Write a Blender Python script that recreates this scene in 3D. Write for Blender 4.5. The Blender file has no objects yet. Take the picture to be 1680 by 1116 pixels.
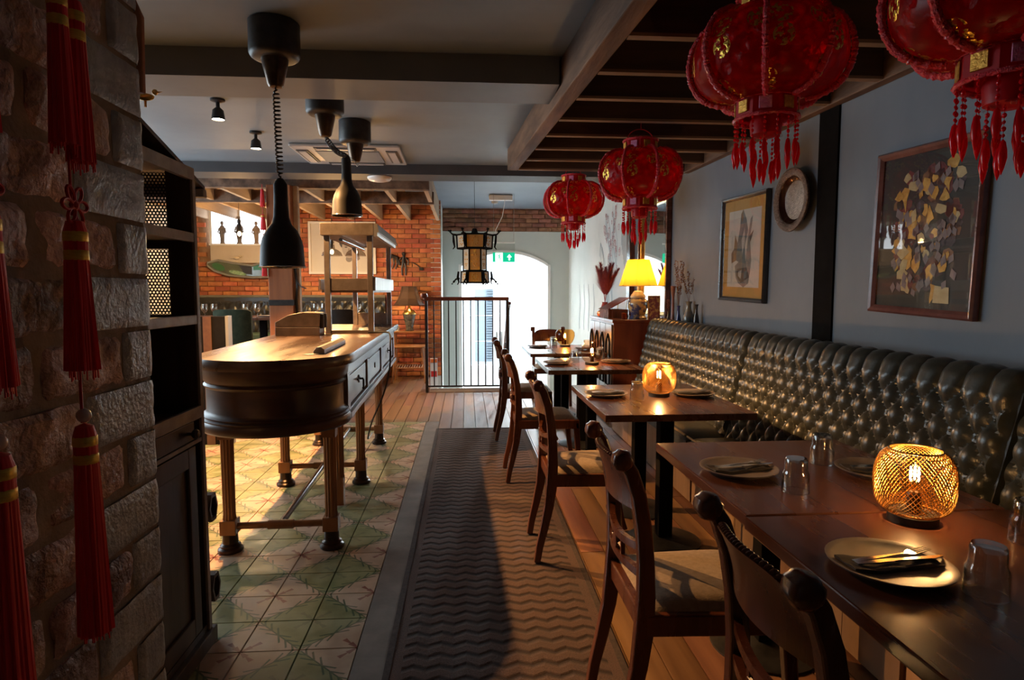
import bpy, math, random
from mathutils import Vector, Matrix, noise
random.seed(7)
PI = math.pi
rad = math.radians
sc = bpy.context.scene
COL = sc.collection

# ---------------------------------------------------------------- camera
cd = bpy.data.cameras.new('camera'); cd.sensor_width = 36; cd.lens = 36 * 1020 / 1680
cd.clip_start = .03; cd.clip_end = 100
cam = bpy.data.objects.new('camera', cd); COL.objects.link(cam)
cam.location = (0, 0, 1.36); cam.rotation_euler = (rad(90 - 4.48), 0, rad(-4.2))
sc.camera = cam
# ---------------------------------------------------------------- world, exposure, daylight portals, spotlights
sc.view_settings.view_transform = 'Standard'; sc.view_settings.look = 'None'
sc.view_settings.gamma = 1; sc.view_settings.use_curve_mapping = False
sc.view_settings.exposure = 1.08
wd = bpy.data.worlds.new('world'); sc.world = wd; wd.use_nodes = True
bg = wd.node_tree.nodes['Background']
bg.inputs[0].default_value = (.78, .89, 1, 1); bg.inputs[1].default_value = 6.2
def light(name, kind, loc, energy, color, size=.02, rot=(0, 0, 0), parent=None, **k):
    l = bpy.data.lights.new(name, kind); l.energy = energy; l.color = color
    if kind == 'AREA': l.shape = 'RECTANGLE'; l.size, l.size_y = size
    else: l.shadow_soft_size = size
    for a, b in k.items():
        if a == 'portal': l.cycles.is_portal = b
        else: setattr(l, a, b)
    o = bpy.data.objects.new(name, l); COL.objects.link(o)
    o.location = loc; o.rotation_euler = rot; o.parent = parent
    return o
WARM = (1, .56, .21)
light('door_portal', 'AREA', (.68, 12.75, .45), 1, (1, 1, 1), (1.7, 2.8), (rad(-90), 0, 0), portal=True)
for yc in (4.7, 6.7): light('window_portal', 'AREA', (-4.32, yc, 1.7), 1, (1, 1, 1), (1.6, 1.5), (0, rad(-90), 0), portal=True)
SPOTS = [(-1.63, 5.09), (-1.597, 4.26)]
for (x, y) in SPOTS:
    light('ceiling_spot_light', 'SPOT', (x, y, 2.455), 180, (1, .50, .17), .022, (rad(-5), rad(-8), 0), spot_size=rad(120), spot_blend=.18)

# ---------------------------------------------------------------- mesh builder
class MB:
    def __init__(s): s.v = []; s.f = []; s.m = []; s.s = []
    def add(s, vs, fs, mi=0, sm=False, T=None):
        o = len(s.v)
        if T is not None: vs = [T @ Vector(p) for p in vs]
        s.v += [tuple(p) for p in vs]
        s.f += [tuple(i + o for i in f) for f in fs]
        s.m += [mi] * len(fs); s.s += [sm] * len(fs)
        return s
    def box(s, x0, x1, y0, y1, z0, z1, mi=0, T=None):
        return s.add([(x0,y0,z0),(x1,y0,z0),(x1,y1,z0),(x0,y1,z0),(x0,y0,z1),(x1,y0,z1),(x1,y1,z1),(x0,y1,z1)],
            [(0,3,2,1),(4,5,6,7),(0,1,5,4),(1,2,6,5),(2,3,7,6),(3,0,4,7)], mi, False, T)
    def hexa(s, bot, top, mi=0):
        return s.add(list(bot) + list(top), [(0,3,2,1),(4,5,6,7),(0,1,5,4),(1,2,6,5),(2,3,7,6),(3,0,4,7)], mi)
    def lathe(s, prof, seg=24, mi=0, T=None, fn=None, cap=True, sm=True):
        vs = []; n = len(prof)
        for k in range(seg):
            a = 2 * PI * k / seg
            for j, (r, z) in enumerate(prof):
                q = r * (fn(a, j / max(1, n - 1)) if fn else 1)
                vs.append((q * math.cos(a), q * math.sin(a), z))
        fs = []
        for k in range(seg):
            k2 = (k + 1) % seg
            for j in range(n - 1):
                fs.append((k*n+j, k2*n+j, k2*n+j+1, k*n+j+1))
        if cap:
            if prof[0][0] > 1e-5: fs.append(tuple(k*n for k in range(seg))[::-1])
            if prof[-1][0] > 1e-5: fs.append(tuple(k*n+n-1 for k in range(seg)))
        return s.add(vs, fs, mi, sm, T)
    def cyl(s, p, q, r, seg=12, mi=0, r2=None):
        p = Vector(p); q = Vector(q); d = q - p
        T = Matrix.Translation(p) @ d.to_track_quat('Z', 'Y').to_matrix().to_4x4()
        return s.lathe([(r, 0), (r if r2 is None else r2, d.length)], seg, mi, T)
    def tube(s, path, r, seg=8, mi=0, closed=False, sm=True):
        P = [Vector(p) for p in path]; n = len(P)
        rr = (lambda i: r[i]) if isinstance(r, (list, tuple)) else (lambda i: r)
        t0 = (P[1] - P[0]).normalized()
        u = t0.orthogonal().normalized(); vs = []
        for i in range(n):
            if closed: t = (P[(i+1) % n] - P[i-1]).normalized()
            else: t = (P[min(i+1, n-1)] - P[max(i-1, 0)]).normalized()
            u = (u - t * u.dot(t))
            u = u.normalized() if u.length > 1e-6 else t.orthogonal().normalized()
            w = t.cross(u)
            for k in range(seg):
                a = 2 * PI * k / seg
                vs.append(P[i] + (u * math.cos(a) + w * math.sin(a)) * rr(i))
        fs = []
        for i in range(n if closed else n - 1):
            i2 = (i + 1) % n
            for k in range(seg):
                k2 = (k + 1) % seg
                fs.append((i*seg+k, i*seg+k2, i2*seg+k2, i2*seg+k))
        if not closed:
            fs.append(tuple(range(seg))[::-1]); fs.append(tuple((n-1)*seg+k for k in range(seg)))
        return s.add(vs, fs, mi, sm)
    def strap(s, path, w, t, mi=0, y=0, T=None):
        """a bar swept along a path in the XZ plane: width w along Y, thickness t (number or list)"""
        n = len(path); vs = []
        for i in range(n):
            a = Vector(path[max(i-1, 0)]); b = Vector(path[min(i+1, n-1)])
            d = (b - a).normalized(); nx, nz = -d.y, d.x
            th = (t[i] if isinstance(t, (list, tuple)) else t) / 2
            ww = (w[i] if isinstance(w, (list, tuple)) else w) / 2
            x, z = path[i]
            for sx, sy in ((1,-1),(1,1),(-1,1),(-1,-1)):
                vs.append((x + nx*th*sx, y + ww*sy, z + nz*th*sx))
        fs = []
        for i in range(n - 1):
            for k in range(4):
                k2 = (k + 1) % 4
                fs.append((i*4+k, i*4+k2, i*4+4+k2, i*4+4+k))
        fs += [(3,2,1,0), tuple((n-1)*4+k for k in range(4))]
        return s.add(vs, fs, mi, False, T)
    def prism(s, poly, z0, z1, mi=0, T=None, sm=False):
        n = len(poly)
        vs = [(x, y, z0) for x, y in poly] + [(x, y, z1) for x, y in poly]
        fs = [tuple(range(n))[::-1], tuple(range(n, 2*n))] + [(i, (i+1) % n, n+(i+1) % n, n+i) for i in range(n)]
        return s.add(vs, fs, mi, sm, T)
    def ball(s, c, r, seg=12, rings=8, mi=0, sc3=(1, 1, 1), T=None):
        pr = [(math.sin(PI*j/rings) * r, -math.cos(PI*j/rings) * r) for j in range(rings + 1)]
        M_ = Matrix.Translation(Vector(c)) @ Matrix.Diagonal((*sc3, 1))
        if T is not None: M_ = T @ M_
        return s.lathe(pr, seg, mi, M_, cap=False)
    def grid(s, fn, nu, nv, mi=0, sm=True, T=None):
        vs = [fn(i / nu, j / nv) for j in range(nv + 1) for i in range(nu + 1)]
        fs = [(j*(nu+1)+i, j*(nu+1)+i+1, (j+1)*(nu+1)+i+1, (j+1)*(nu+1)+i) for j in range(nv) for i in range(nu)]
        return s.add(vs, fs, mi, sm, T)
    def mesh(s, name, mats):
        me = bpy.data.meshes.new(name)
        me.from_pydata(s.v, [], s.f)
        for m in (mats if isinstance(mats, (list, tuple)) else [mats]): me.materials.append(m)
        me.polygons.foreach_set('material_index', s.m)
        me.polygons.foreach_set('use_smooth', s.s)
        if any(s.s): me.set_sharp_from_angle(angle=rad(42))
        me.update()
        return me
    def build(s, name, mats, parent=None, loc=(0,0,0), rot=(0,0,0), bevel=0, label=None, seg=2):
        return put(name, s.mesh(name, mats), parent, loc, rot, bevel, label, seg)
def put(name, me, parent=None, loc=(0,0,0), rot=(0,0,0), bevel=0, label=None, seg=2):
    o = bpy.data.objects.new(name, me); COL.objects.link(o)
    o.parent = parent; o.location = loc; o.rotation_euler = rot
    if bevel:
        b = o.modifiers.new('bevel', 'BEVEL'); b.width = bevel; b.segments = seg; b.limit_method = 'ANGLE'; b.angle_limit = rad(40)
    if label: o['label'] = label
    return o
def tag(o, label, cat, group=None):
    o['label'] = label; o['category'] = cat
    if group: o['group'] = group
    return o
def thing(name, label, cat, loc=(0,0,0), rz=0, group=None):
    o = bpy.data.objects.new(name, None); COL.objects.link(o); o.empty_display_size = .1
    o.location = loc; o.rotation_euler = (0, 0, rz)
    return tag(o, label, cat, group)
def structure(o): o['kind'] = 'structure'; return o
def stuff(o): o['kind'] = 'stuff'; return o
def dup(o, label, loc=None, rz=None, group=None, parent=None):
    kids = {}
    for q in COL.objects:
        if q.parent is not None: kids.setdefault(q.parent.name, []).append(q)
    def cp(a, par):
        c = a.copy(); COL.objects.link(c); c.parent = par
        for ch in kids.get(a.name, []): cp(ch, c)
        return c
    c = cp(o, None)
    c['label'] = label
    if loc is not None: c.location = loc
    if rz is not None: c.rotation_euler = (0, 0, rz)
    if group: c['group'] = group
    return c

# ---------------------------------------------------------------- materials
def new_mat(name):
    m = bpy.data.materials.new(name); m.use_nodes = True
    nt = m.node_tree
    return m, nt, nt.nodes['Principled BSDF'], nt.nodes['Material Output']
def N(nt, typ, **k):
    n = nt.nodes.new(typ)
    for a, b in k.items(): setattr(n, a, b)
    return n
def math_(nt, op, a, b=None, c=None):
    n = N(nt, 'ShaderNodeMath', operation=op)
    for i, q in enumerate((a, b, c)):
        if q is None: continue
        if isinstance(q, (int, float)): n.inputs[i].default_value = q
        else: nt.links.new(q, n.inputs[i])
    return n.outputs[0]
def mixc(nt, f, a, b, mode='MIX'):
    n = N(nt, 'ShaderNodeMix', data_type='RGBA', blend_type=mode)
    for k, q in ((0, f), (6, a), (7, b)):
        if isinstance(q, (int, float)): n.inputs[k].default_value = q
        elif isinstance(q, tuple): n.inputs[k].default_value = (*q[:3], 1)
        else: nt.links.new(q, n.inputs[k])
    return n.outputs[2]
def ramp(nt, x, a, b):
    n = N(nt, 'ShaderNodeMapRange'); n.inputs[1].default_value = a; n.inputs[2].default_value = b
    nt.links.new(x, n.inputs[0]); return n.outputs[0]
def rnd(nt):
    a = N(nt, 'ShaderNodeObjectInfo').outputs['Random']
    b = N(nt, 'ShaderNodeNewGeometry').outputs['Random Per Island']
    return math_(nt, 'FRACT', math_(nt, 'ADD', a, b))
def M(name, c1, c2=None, scale=6, st=(1,1,1), rough=.5, metal=0, bump=0, bs=None, rv=0, coat=0, spec=.5, lo=.35, hi=.65, rr=0, wear=None, sheen=0, detail=5):
    """colour c1..c2 by stretched noise; rv per-object brightness variation; wear=(colour, amount) worn patches; rr roughness variation"""
    m, nt, p, out = new_mat(name); L = nt.links.new
    tc = N(nt, 'ShaderNodeTexCoord').outputs['Object']
    mp = N(nt, 'ShaderNodeMapping'); mp.inputs['Scale'].default_value = st; L(tc, mp.inputs[0])
    if rv:
        r = rnd(nt)
        cb = N(nt, 'ShaderNodeCombineXYZ')
        for i in range(3): L(math_(nt, 'MULTIPLY', r, 17.3 + i * 5), cb.inputs[i])
        L(cb.outputs[0], mp.inputs['Location'])
    nz = N(nt, 'ShaderNodeTexNoise'); nz.inputs['Scale'].default_value = scale; nz.inputs['Detail'].default_value = detail
    nz.inputs['Roughness'].default_value = .6
    L(mp.outputs[0], nz.inputs['Vector'])
    f = ramp(nt, nz.outputs[0], lo, hi)
    col = mixc(nt, f, c1, c2 or c1)
    if wear:
        n2 = N(nt, 'ShaderNodeTexNoise'); n2.inputs['Scale'].default_value = scale * .45; n2.inputs['Detail'].default_value = 8
        L(mp.outputs[0], n2.inputs['Vector'])
        col = mixc(nt, math_(nt, 'MULTIPLY', ramp(nt, n2.outputs[0], .5, .68), wear[1]), col, wear[0])
    if rv:
        v = math_(nt, 'MULTIPLY_ADD', r, rv, 1 - rv / 2)
        h = N(nt, 'ShaderNodeHueSaturation'); L(v, h.inputs['Value']); L(col, h.inputs['Color'])
        L(math_(nt, 'MULTIPLY_ADD', math_(nt, 'FRACT', math_(nt, 'MULTIPLY', r, 7.7)), rv * .06, .5 - rv * .03), h.inputs['Hue'])
        col = h.outputs[0]
    L(col, p.inputs['Base Color'])
    p.inputs['Metallic'].default_value = metal; p.inputs['Roughness'].default_value = rough
    p.inputs['Specular IOR Level'].default_value = spec
    if rr: L(math_(nt, 'MULTIPLY_ADD', f, rr, rough - rr / 2), p.inputs['Roughness'])
    if coat: p.inputs['Coat Weight'].default_value = coat; p.inputs['Coat Roughness'].default_value = .15
    if sheen: p.inputs['Sheen Weight'].default_value = sheen
    if bump:
        n3 = nz.outputs[0]
        if bs:
            q = N(nt, 'ShaderNodeTexNoise'); q.inputs['Scale'].default_value = bs; q.inputs['Detail'].default_value = 6
            L(mp.outputs[0], q.inputs['Vector']); n3 = q.outputs[0]
        b = N(nt, 'ShaderNodeBump'); b.inputs['Strength'].default_value = bump; b.inputs['Distance'].default_value = .01
        L(n3, b.inputs['Height']); L(b.outputs[0], p.inputs['Normal'])
    return m
def emit(name, col, strength):
    m, nt, p, out = new_mat(name)
    p.inputs['Base Color'].default_value = (*col, 1); p.inputs['Emission Color'].default_value = (*col, 1)
    p.inputs['Emission Strength'].default_value = strength
    return m
def thin_glass(name, tint=(1, 1, 1), rough=.02, refl=1.0, ior=1.45, base=0.0):
    m, nt, p, out = new_mat(name); L = nt.links.new
    nt.nodes.remove(p)
    t = N(nt, 'ShaderNodeBsdfTransparent'); t.inputs[0].default_value = (*tint, 1)
    g = N(nt, 'ShaderNodeBsdfGlossy'); g.inputs['Roughness'].default_value = rough
    lw = N(nt, 'ShaderNodeLayerWeight'); lw.inputs[0].default_value = .5
    r0 = ((ior - 1) / (ior + 1)) ** 2
    fr = math_(nt, 'MULTIPLY_ADD', math_(nt, 'POWER', lw.outputs['Facing'], 5.0), 1 - r0, r0)
    x = N(nt, 'ShaderNodeMixShader')
    L(math_(nt, 'MULTIPLY_ADD', fr, refl, base), x.inputs[0]); L(t.outputs[0], x.inputs[1]); L(g.outputs[0], x.inputs[2]); L(x.outputs[0], out.inputs[0])
    return m
def translucent(name, c, amount=.6, rough=.4, gold=None, transp=0.0, mottle=0):
    m, nt, p, out = new_mat(name); L = nt.links.new
    p.inputs['Base Color'].default_value = (*c, 1); p.inputs['Roughness'].default_value = rough
    tr = N(nt, 'ShaderNodeBsdfTranslucent'); tr.inputs[0].default_value = (*c, 1)
    x = N(nt, 'ShaderNodeMixShader'); x.inputs[0].default_value = amount
    L(p.outputs[0], x.inputs[1]); L(tr.outputs[0], x.inputs[2]); cur = x.outputs[0]
    if transp:
        tp = N(nt, 'ShaderNodeBsdfTransparent'); tp.inputs[0].default_value = (*[min(1, q * 1.25) for q in c], 1)
        y = N(nt, 'ShaderNodeMixShader'); y.inputs[0].default_value = transp
        L(cur, y.inputs[1]); L(tp.outputs[0], y.inputs[2]); cur = y.outputs[0]
    if mottle:
        tc0 = N(nt, 'ShaderNodeTexCoord').outputs['Object']
        vm = N(nt, 'ShaderNodeTexVoronoi'); vm.inputs['Scale'].default_value = mottle; L(tc0, vm.inputs['Vector'])
        nm = N(nt, 'ShaderNodeTexNoise'); nm.inputs['Scale'].default_value = mottle * 1.4; nm.inputs['Detail'].default_value = 5; L(tc0, nm.inputs['Vector'])
        fm = ramp(nt, math_(nt, 'ADD', vm.outputs['Distance'], math_(nt, 'MULTIPLY', nm.outputs[0], .8)), .45, .95)
        cm = mixc(nt, fm, c, tuple(q * .5 for q in c))
        L(cm, p.inputs['Base Color']); L(cm, tr.inputs[0])
        bm = N(nt, 'ShaderNodeBump'); bm.inputs['Strength'].default_value = .7; bm.inputs['Distance'].default_value = .01
        L(fm, bm.inputs['Height']); L(bm.outputs[0], p.inputs['Normal'])
    if gold:
        tc = N(nt, 'ShaderNodeTexCoord').outputs['Object']
        v = N(nt, 'ShaderNodeTexVoronoi'); v.inputs['Scale'].default_value = gold[0]; L(tc, v.inputs['Vector'])
        nz = N(nt, 'ShaderNodeTexNoise'); nz.inputs['Scale'].default_value = gold[0] * 6; nz.inputs['Detail'].default_value = 3; L(tc, nz.inputs['Vector'])
        k = math_(nt, 'MULTIPLY', math_(nt, 'LESS_THAN', v.outputs['Distance'], gold[1]), math_(nt, 'GREATER_THAN', nz.outputs[0], .5))
        g = N(nt, 'ShaderNodeBsdfPrincipled'); g.inputs['Base Color'].default_value = (.95, .62, .12, 1)
        g.inputs['Metallic'].default_value = 1; g.inputs['Roughness'].default_value = .28
        bn = N(nt, 'ShaderNodeBump'); bn.inputs['Strength'].default_value = .8; bn.inputs['Distance'].default_value = .01
        L(nz.outputs[0], bn.inputs['Height']); L(bn.outputs[0], g.inputs['Normal'])
        z = N(nt, 'ShaderNodeMixShader'); L(k, z.inputs[0]); L(cur, z.inputs[1]); L(g.outputs[0], z.inputs[2]); cur = z.outputs[0]
    L(cur, out.inputs[0])
    return m
wood_dark = M('dark_mahogany', (.060, .017, .008), (.15, .043, .017), 9, (1, 1, .12), rough=.28, bump=.06, rr=.12, coat=.3)
wood_table = M('table_walnut', (.058, .018, .008), (.13, .045, .019), 7, (1, .09, 1), rough=.27, bump=.05, rr=.16, coat=.25, wear=((.055, .02, .01), .25))
wood_edge = M('table_edge_wood', (.07, .028, .014), (.20, .09, .045), 9, (1, .1, 1), rough=.4)
wood_counter = M('counter_oak', (.12, .055, .028), (.24, .12, .06), 8, (1, .1, 1), rough=.42, bump=.15, wear=((.05, .022, .012), .6))
wood_top = M('counter_top_wood', (.048, .025, .017), (.11, .060, .040), 5, (1, .12, 1), rough=.34, bump=.08, rr=.25, coat=.12)
wood_apron = M('counter_apron_shaded', (.026, .012, .008), (.07, .030, .016), 8, (.3, .3, 1), rough=.38, bump=.15, wear=((.14, .065, .032), .35))  # darker than the counter side: the unlit near end put into colour
wood_leg = M('counter_leg_wood', (.20, .085, .028), (.34, .15, .055), 10, (1, 1, .12), rough=.38, bump=.1)
wood_beam = M('old_beam_wood', (.075, .038, .022), (.24, .135, .08), 9, (1, .15, 1), rough=.75, bump=.9, wear=((.035, .018, .011), .85))
wood_joist = M('dark_joist_wood', (.045, .022, .013), (.11, .055, .032), 7, (.12, 1, 1), rough=.7, bump=.4, rv=.4)
wood_joist_edge = M('joist_sawn_edge', (.20, .12, .07), (.36, .23, .15), 7, (.12, 1, 1), rough=.8, bump=.4)
wood_old = M('old_post_wood', (.20, .062, .018), (.36, .13, .042), 5, (1, 1, .1), rough=.7, bump=.5, wear=((.08, .03, .015), .7))
wood_pale = M('pale_sawn_timber', (.34, .24, .16), (.48, .36, .25), 6, (1, .12, 1), rough=.8, bump=.3)
wood_board = M('floor_board_wood', (.14, .06, .026), (.31, .155, .07), 7, (1, .06, 1), rough=.50, bump=.2, rv=.42, rr=.15, wear=((.13, .06, .03), .6))
wood_red = M('red_mahogany', (.11, .022, .010), (.20, .05, .02), 9, (1, 1, .12), rough=.3, coat=.3)
wood_elm = M('elm_wood', (.26, .10, .035), (.40, .18, .07), 6, (.12, 1, 1), rough=.35)
cab_wood = M('cabinet_wood', (.030, .018, .013), (.075, .045, .032), 9, (1, 1, .12), rough=.42, bump=.15)
cab_edge = M('lit_cabinet_edge', (.20, .165, .15), (.34, .29, .26), 12, rough=.5, bump=.2)  # rails paler than the carcass: light catching them put into the colour
seat_fabric = M('seat_fabric', (.30, .215, .135), (.40, .29, .19), 60, rough=.9, bump=.2, bs=220, sheen=.2)
leather = M('green_black_leather', (.034, .037, .030), (.060, .062, .050), 14, rough=.30, bump=.10, bs=160, spec=.65)
leather_seat = M('seat_leather', (.030, .032, .024), (.055, .055, .042), 10, rough=.34, bump=.1, bs=120)
black_metal = M('black_metal', (.012, .011, .011), (.03, .028, .027), 20, rough=.45, metal=.2)
black_paint = M('black_paint', (.005, .0045, .0045), (.009, .008, .008), 9, rough=.8, spec=.06)
bronze = M('dark_bronze', (.055, .035, .024), (.11, .07, .045), 14, rough=.3, metal=.85)
lamp_black = M('lamp_shade_black', (.012, .0105, .010), (.022, .019, .018), 8, rough=.5, spec=.25)
steel = M('brushed_steel', (.42, .41, .39), (.55, .53, .50), 30, (1, 1, .06), rough=.36, metal=1)
steel_dim = M('dim_reflecting_steel', (.20, .165, .145), (.31, .265, .24), 9, rough=.40, metal=.9, bump=.05)  # dimness and brown brick reflection put into the steel colour
chrome = M('chrome', (.8, .78, .75), rough=.12, metal=1)
gold = M('gold', (.75, .46, .12), (.90, .60, .20), 20, rough=.28, metal=1, bump=.2)
brass = M('brass', (.60, .40, .16), (.72, .50, .22), 20, rough=.3, metal=1)
copper = M('copper', (.70, .22, .10), (.80, .30, .14), 20, rough=.25, metal=1)
paint_blue = M('blue_grey_wall_paint', (.15, .178, .212), (.20, .232, .272), 1.6, (1, 1, .5), rough=.62, bump=.08, bs=30, lo=.3, hi=.7)
paint_ceiling = M('ceiling_paint', (.175, .22, .262), (.215, .265, .31), 1.4, rough=.55, bump=.05, bs=20)
paint_shaded = M('shaded_bulkhead', (.13, .135, .145), (.165, .175, .185), 1.4, rough=.55)  # darker than the ceiling: shade on the bulkhead's near face put into colour
paint_white = M('white_wall_paint', (.70, .74, .72), (.78, .80, .79), 1.5, rough=.6)
white_gloss = M('white_gloss', (.78, .79, .78), rough=.35)
mortar = M('mortar', (.20, .15, .115), (.31, .24, .185), 14, rough=.95, bump=.6)
mortar_far = M('far_mortar', (.22, .125, .07), (.32, .19, .11), 10, rough=.95, bump=.4)
brick_near = M('rough_brick', (.30, .18, .155), (.60, .42, .36), 18, rough=.58, bump=1.0, bs=75, rv=.5, wear=((.09, .055, .045), .8))
brick_grey = M('blue_grey_brick', (.24, .26, .285), (.38, .40, .43), 26, rough=.40, bump=.45, bs=110, rv=.3)
brick_far = M('red_brick', (.36, .10, .04), (.52, .19, .075), 9, rough=.85, bump=.4, rv=.5, wear=((.24, .075, .04), .6))
brick_band = M('brown_brick', (.20, .085, .05), (.34, .16, .10), 12, rough=.88, bump=.5, rv=.5, wear=((.12, .065, .045), .7))
stone_strip = M('worn_stone_strip', (.16, .125, .10), (.23, .185, .15), 7, rough=.6, bump=.2, wear=((.15, .12, .10), .6))
red_thread = M('red_silk_thread', (.62, .008, .018), (.86, .022, .035), 30, (1, 1, .06), rough=.5, bump=.3, sheen=.3)
red_cord = M('red_cord', (.42, .006, .012), (.58, .012, .02), 60, rough=.55)
gold_thread = M('gold_band_thread', (.78, .50, .08), (.92, .68, .16), 60, (1, 1, 8), rough=.4, metal=.4)
pearl = M('pearl_bead', (.60, .46, .42), (.72, .58, .54), 20, rough=.2, coat=.5)
red_tinsel = M('red_tinsel_trim', (.72, .006, .020), (.92, .03, .06), 90, rough=.42, bump=1.0, bs=240, coat=.4)
red_panel = translucent('red_lantern_panel', (.92, .008, .016), .62, .3, (10, .40), transp=.44, mottle=26)
red_fabric = translucent('red_lantern_collar', (.60, .006, .014), .35, .45)
red_bead = translucent('red_bead', (.85, .01, .02), .45, .12, transp=.1)
clear_bead = thin_glass('clear_bead', (.95, .93, .92), .05, 1.5)
pink_patch = M('pink_sequin_patch', (.75, .16, .36), (.85, .35, .5), 90, rough=.3, bump=.5)
clear_glass = thin_glass('tumbler_glass', (.95, .96, .955), .02, 3.0)
window_glass = thin_glass('window_glass', (.93, .96, .96), .02, .6)
picture_glass = thin_glass('picture_glass', (.95, .96, .96), .015, 1.2, 1.5)
amber_glass = thin_glass('amber_glass', (.95, .62, .28), .06, 1.0)
copper_glass = thin_glass('rose_copper_glass', (.94, .72, .54), .05, 1.2)
smoke_glass = thin_glass('smoked_pendant_glass', (.62, .58, .55), .03, 1.4)
bulb_glass = thin_glass('bulb_glass', (1, .93, .82), .03, .5)
filament = emit('glowing_filament', (1, .66, .28), 60)
bulb_warm = emit('lit_bulb', (1, .66, .30), 14)
plate_mat = M('stoneware_plate', (.20, .165, .15), (.27, .225, .205), 12, rough=.42, rr=.1, coat=.1)
napkin_mat = M('dark_napkin_cloth', (.035, .03, .03), (.06, .05, .05), 40, rough=.9, bump=.2, bs=300)
wire_gold = M('gold_wire_mesh', (.46, .24, .06), (.58, .33, .09), 30, rough=.35, metal=.9)
mirror_mat = M('mirror', (.86, .88, .88), rough=.02, metal=1)

# ================================================================ SETTING
def WX(y): return 2.0 + (5.56 - y) * .033          # inner face of the right wall
WROT = math.atan(.033)
# floor slab with the stair well cut out of it
mb = MB()
mb.box(-4.4, 2.3, -1.6, 8.4, -.2, -.013); mb.box(-4.4, -.5, 8.4, 10.2, -.2, -.013)
floor = structure(mb.build('floor', mortar))
structure(MB().box(-.6, 2.0, 8.4, 17.5, -1.1, -.9).build('floor_lobby', M('lobby_floor', (.55, .54, .52), (.65, .64, .62), 5, rough=.5)))
# encaustic tiles, each a piece; four-tile motif by quarter turns
def tile_material():
    m, nt, p, out = new_mat('encaustic_tile'); L = nt.links.new
    tc = N(nt, 'ShaderNodeTexCoord').outputs['Object']
    sp = N(nt, 'ShaderNodeSeparateXYZ'); L(tc, sp.inputs[0])
    h = .109
    u = math_(nt, 'MULTIPLY_ADD', sp.outputs[0], .5 / h, .5); v = math_(nt, 'MULTIPLY_ADD', sp.outputs[1], .5 / h, .5)
    s = math_(nt, 'ADD', u, v); d = math_(nt, 'ABSOLUTE', math_(nt, 'SUBTRACT', s, 1.0)); t = math_(nt, 'SUBTRACT', u, v)
    green = math_(nt, 'LESS_THAN', s, 1.0)
    k = math_(nt, 'FRACT', math_(nt, 'MULTIPLY', math_(nt, 'ABSOLUTE', t), 3.0))
    barb = math_(nt, 'LESS_THAN', math_(nt, 'ABSOLUTE', math_(nt, 'SUBTRACT', d, math_(nt, 'MULTIPLY', k, .17))), .028)
    stem = math_(nt, 'LESS_THAN', d, .020)
    sprig = math_(nt, 'MULTIPLY', math_(nt, 'MAXIMUM', barb, stem), math_(nt, 'GREATER_THAN', .92, math_(nt, 'ABSOLUTE', t)))
    def cross(cu, cv):
        a = math_(nt, 'ABSOLUTE', math_(nt, 'SUBTRACT', u, cu)); b = math_(nt, 'ABSOLUTE', math_(nt, 'SUBTRACT', v, cv))
        df = math_(nt, 'ABSOLUTE', math_(nt, 'SUBTRACT', a, b)); sm = math_(nt, 'ADD', a, b)
        w = math_(nt, 'MULTIPLY', math_(nt, 'FRACT', math_(nt, 'MULTIPLY', sm, 3.4)), .055)
        return math_(nt, 'MULTIPLY', math_(nt, 'LESS_THAN', df, math_(nt, 'ADD', w, .02)), math_(nt, 'LESS_THAN', sm, .55))
    nz = N(nt, 'ShaderNodeTexNoise'); nz.inputs['Scale'].default_value = 9; nz.inputs['Detail'].default_value = 8
    L(N(nt, 'ShaderNodeNewGeometry').outputs['Position'], nz.inputs[0])
    wear = ramp(nt, nz.outputs[0], .38, .66)
    cream = mixc(nt, wear, (.50, .34, .225), (.66, .48, .335))
    col = mixc(nt, math_(nt, 'MULTIPLY', green, .9), cream, mixc(nt, wear, (.19, .23, .085), (.36, .36, .17)))
    ink = math_(nt, 'MULTIPLY_ADD', wear, -.35, .98)
    col = mixc(nt, math_(nt, 'MULTIPLY', sprig, ink), col, (.035, .085, .035))
    col = mixc(nt, math_(nt, 'MULTIPLY', cross(1, 1), ink), col, (.24, .055, .04))
    col = mixc(nt, math_(nt, 'MULTIPLY', math_(nt, 'MULTIPLY', cross(0, 0), ink), .6), col, (.14, .16, .08))
    hv = N(nt, 'ShaderNodeHueSaturation'); L(math_(nt, 'MULTIPLY_ADD', rnd(nt), .22, .89), hv.inputs['Value']); L(col, hv.inputs['Color'])
    L(hv.outputs[0], p.inputs['Base Color'])
    L(math_(nt, 'MULTIPLY_ADD', wear, .2, .30), p.inputs['Roughness'])
    return m
tile_mat = tile_material()
PT = .2185; hT = .1080
c = .002
tile_me = MB().hexa([(-hT,-hT,-.012),(hT,-hT,-.012),(hT,hT,-.012),(-hT,hT,-.012)], [(-hT+c,-hT+c,0),(hT-c,-hT+c,0),(hT-c,hT-c,0),(-hT+c,hT-c,0)]).mesh('floor_tile', tile_mat)
for i in range(9):
    for j in range(27):
        x = -.4225 - PT * (i + .5); y = 6.47 - PT * (j + .5)
        q = {(0,0): 0, (1,0): 1, (1,1): 2, (0,1): 3}[(i % 2, (j + 1) % 2)]     # green corner turned to the motif's centre
        put('floor_tile', tile_me, floor, (x, y, 0), (0, 0, q * PI / 2))
MB().box(-.4215, -.285, .4, 6.47, -.012, -.001).build('stone_strip', stone_strip, floor)
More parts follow.
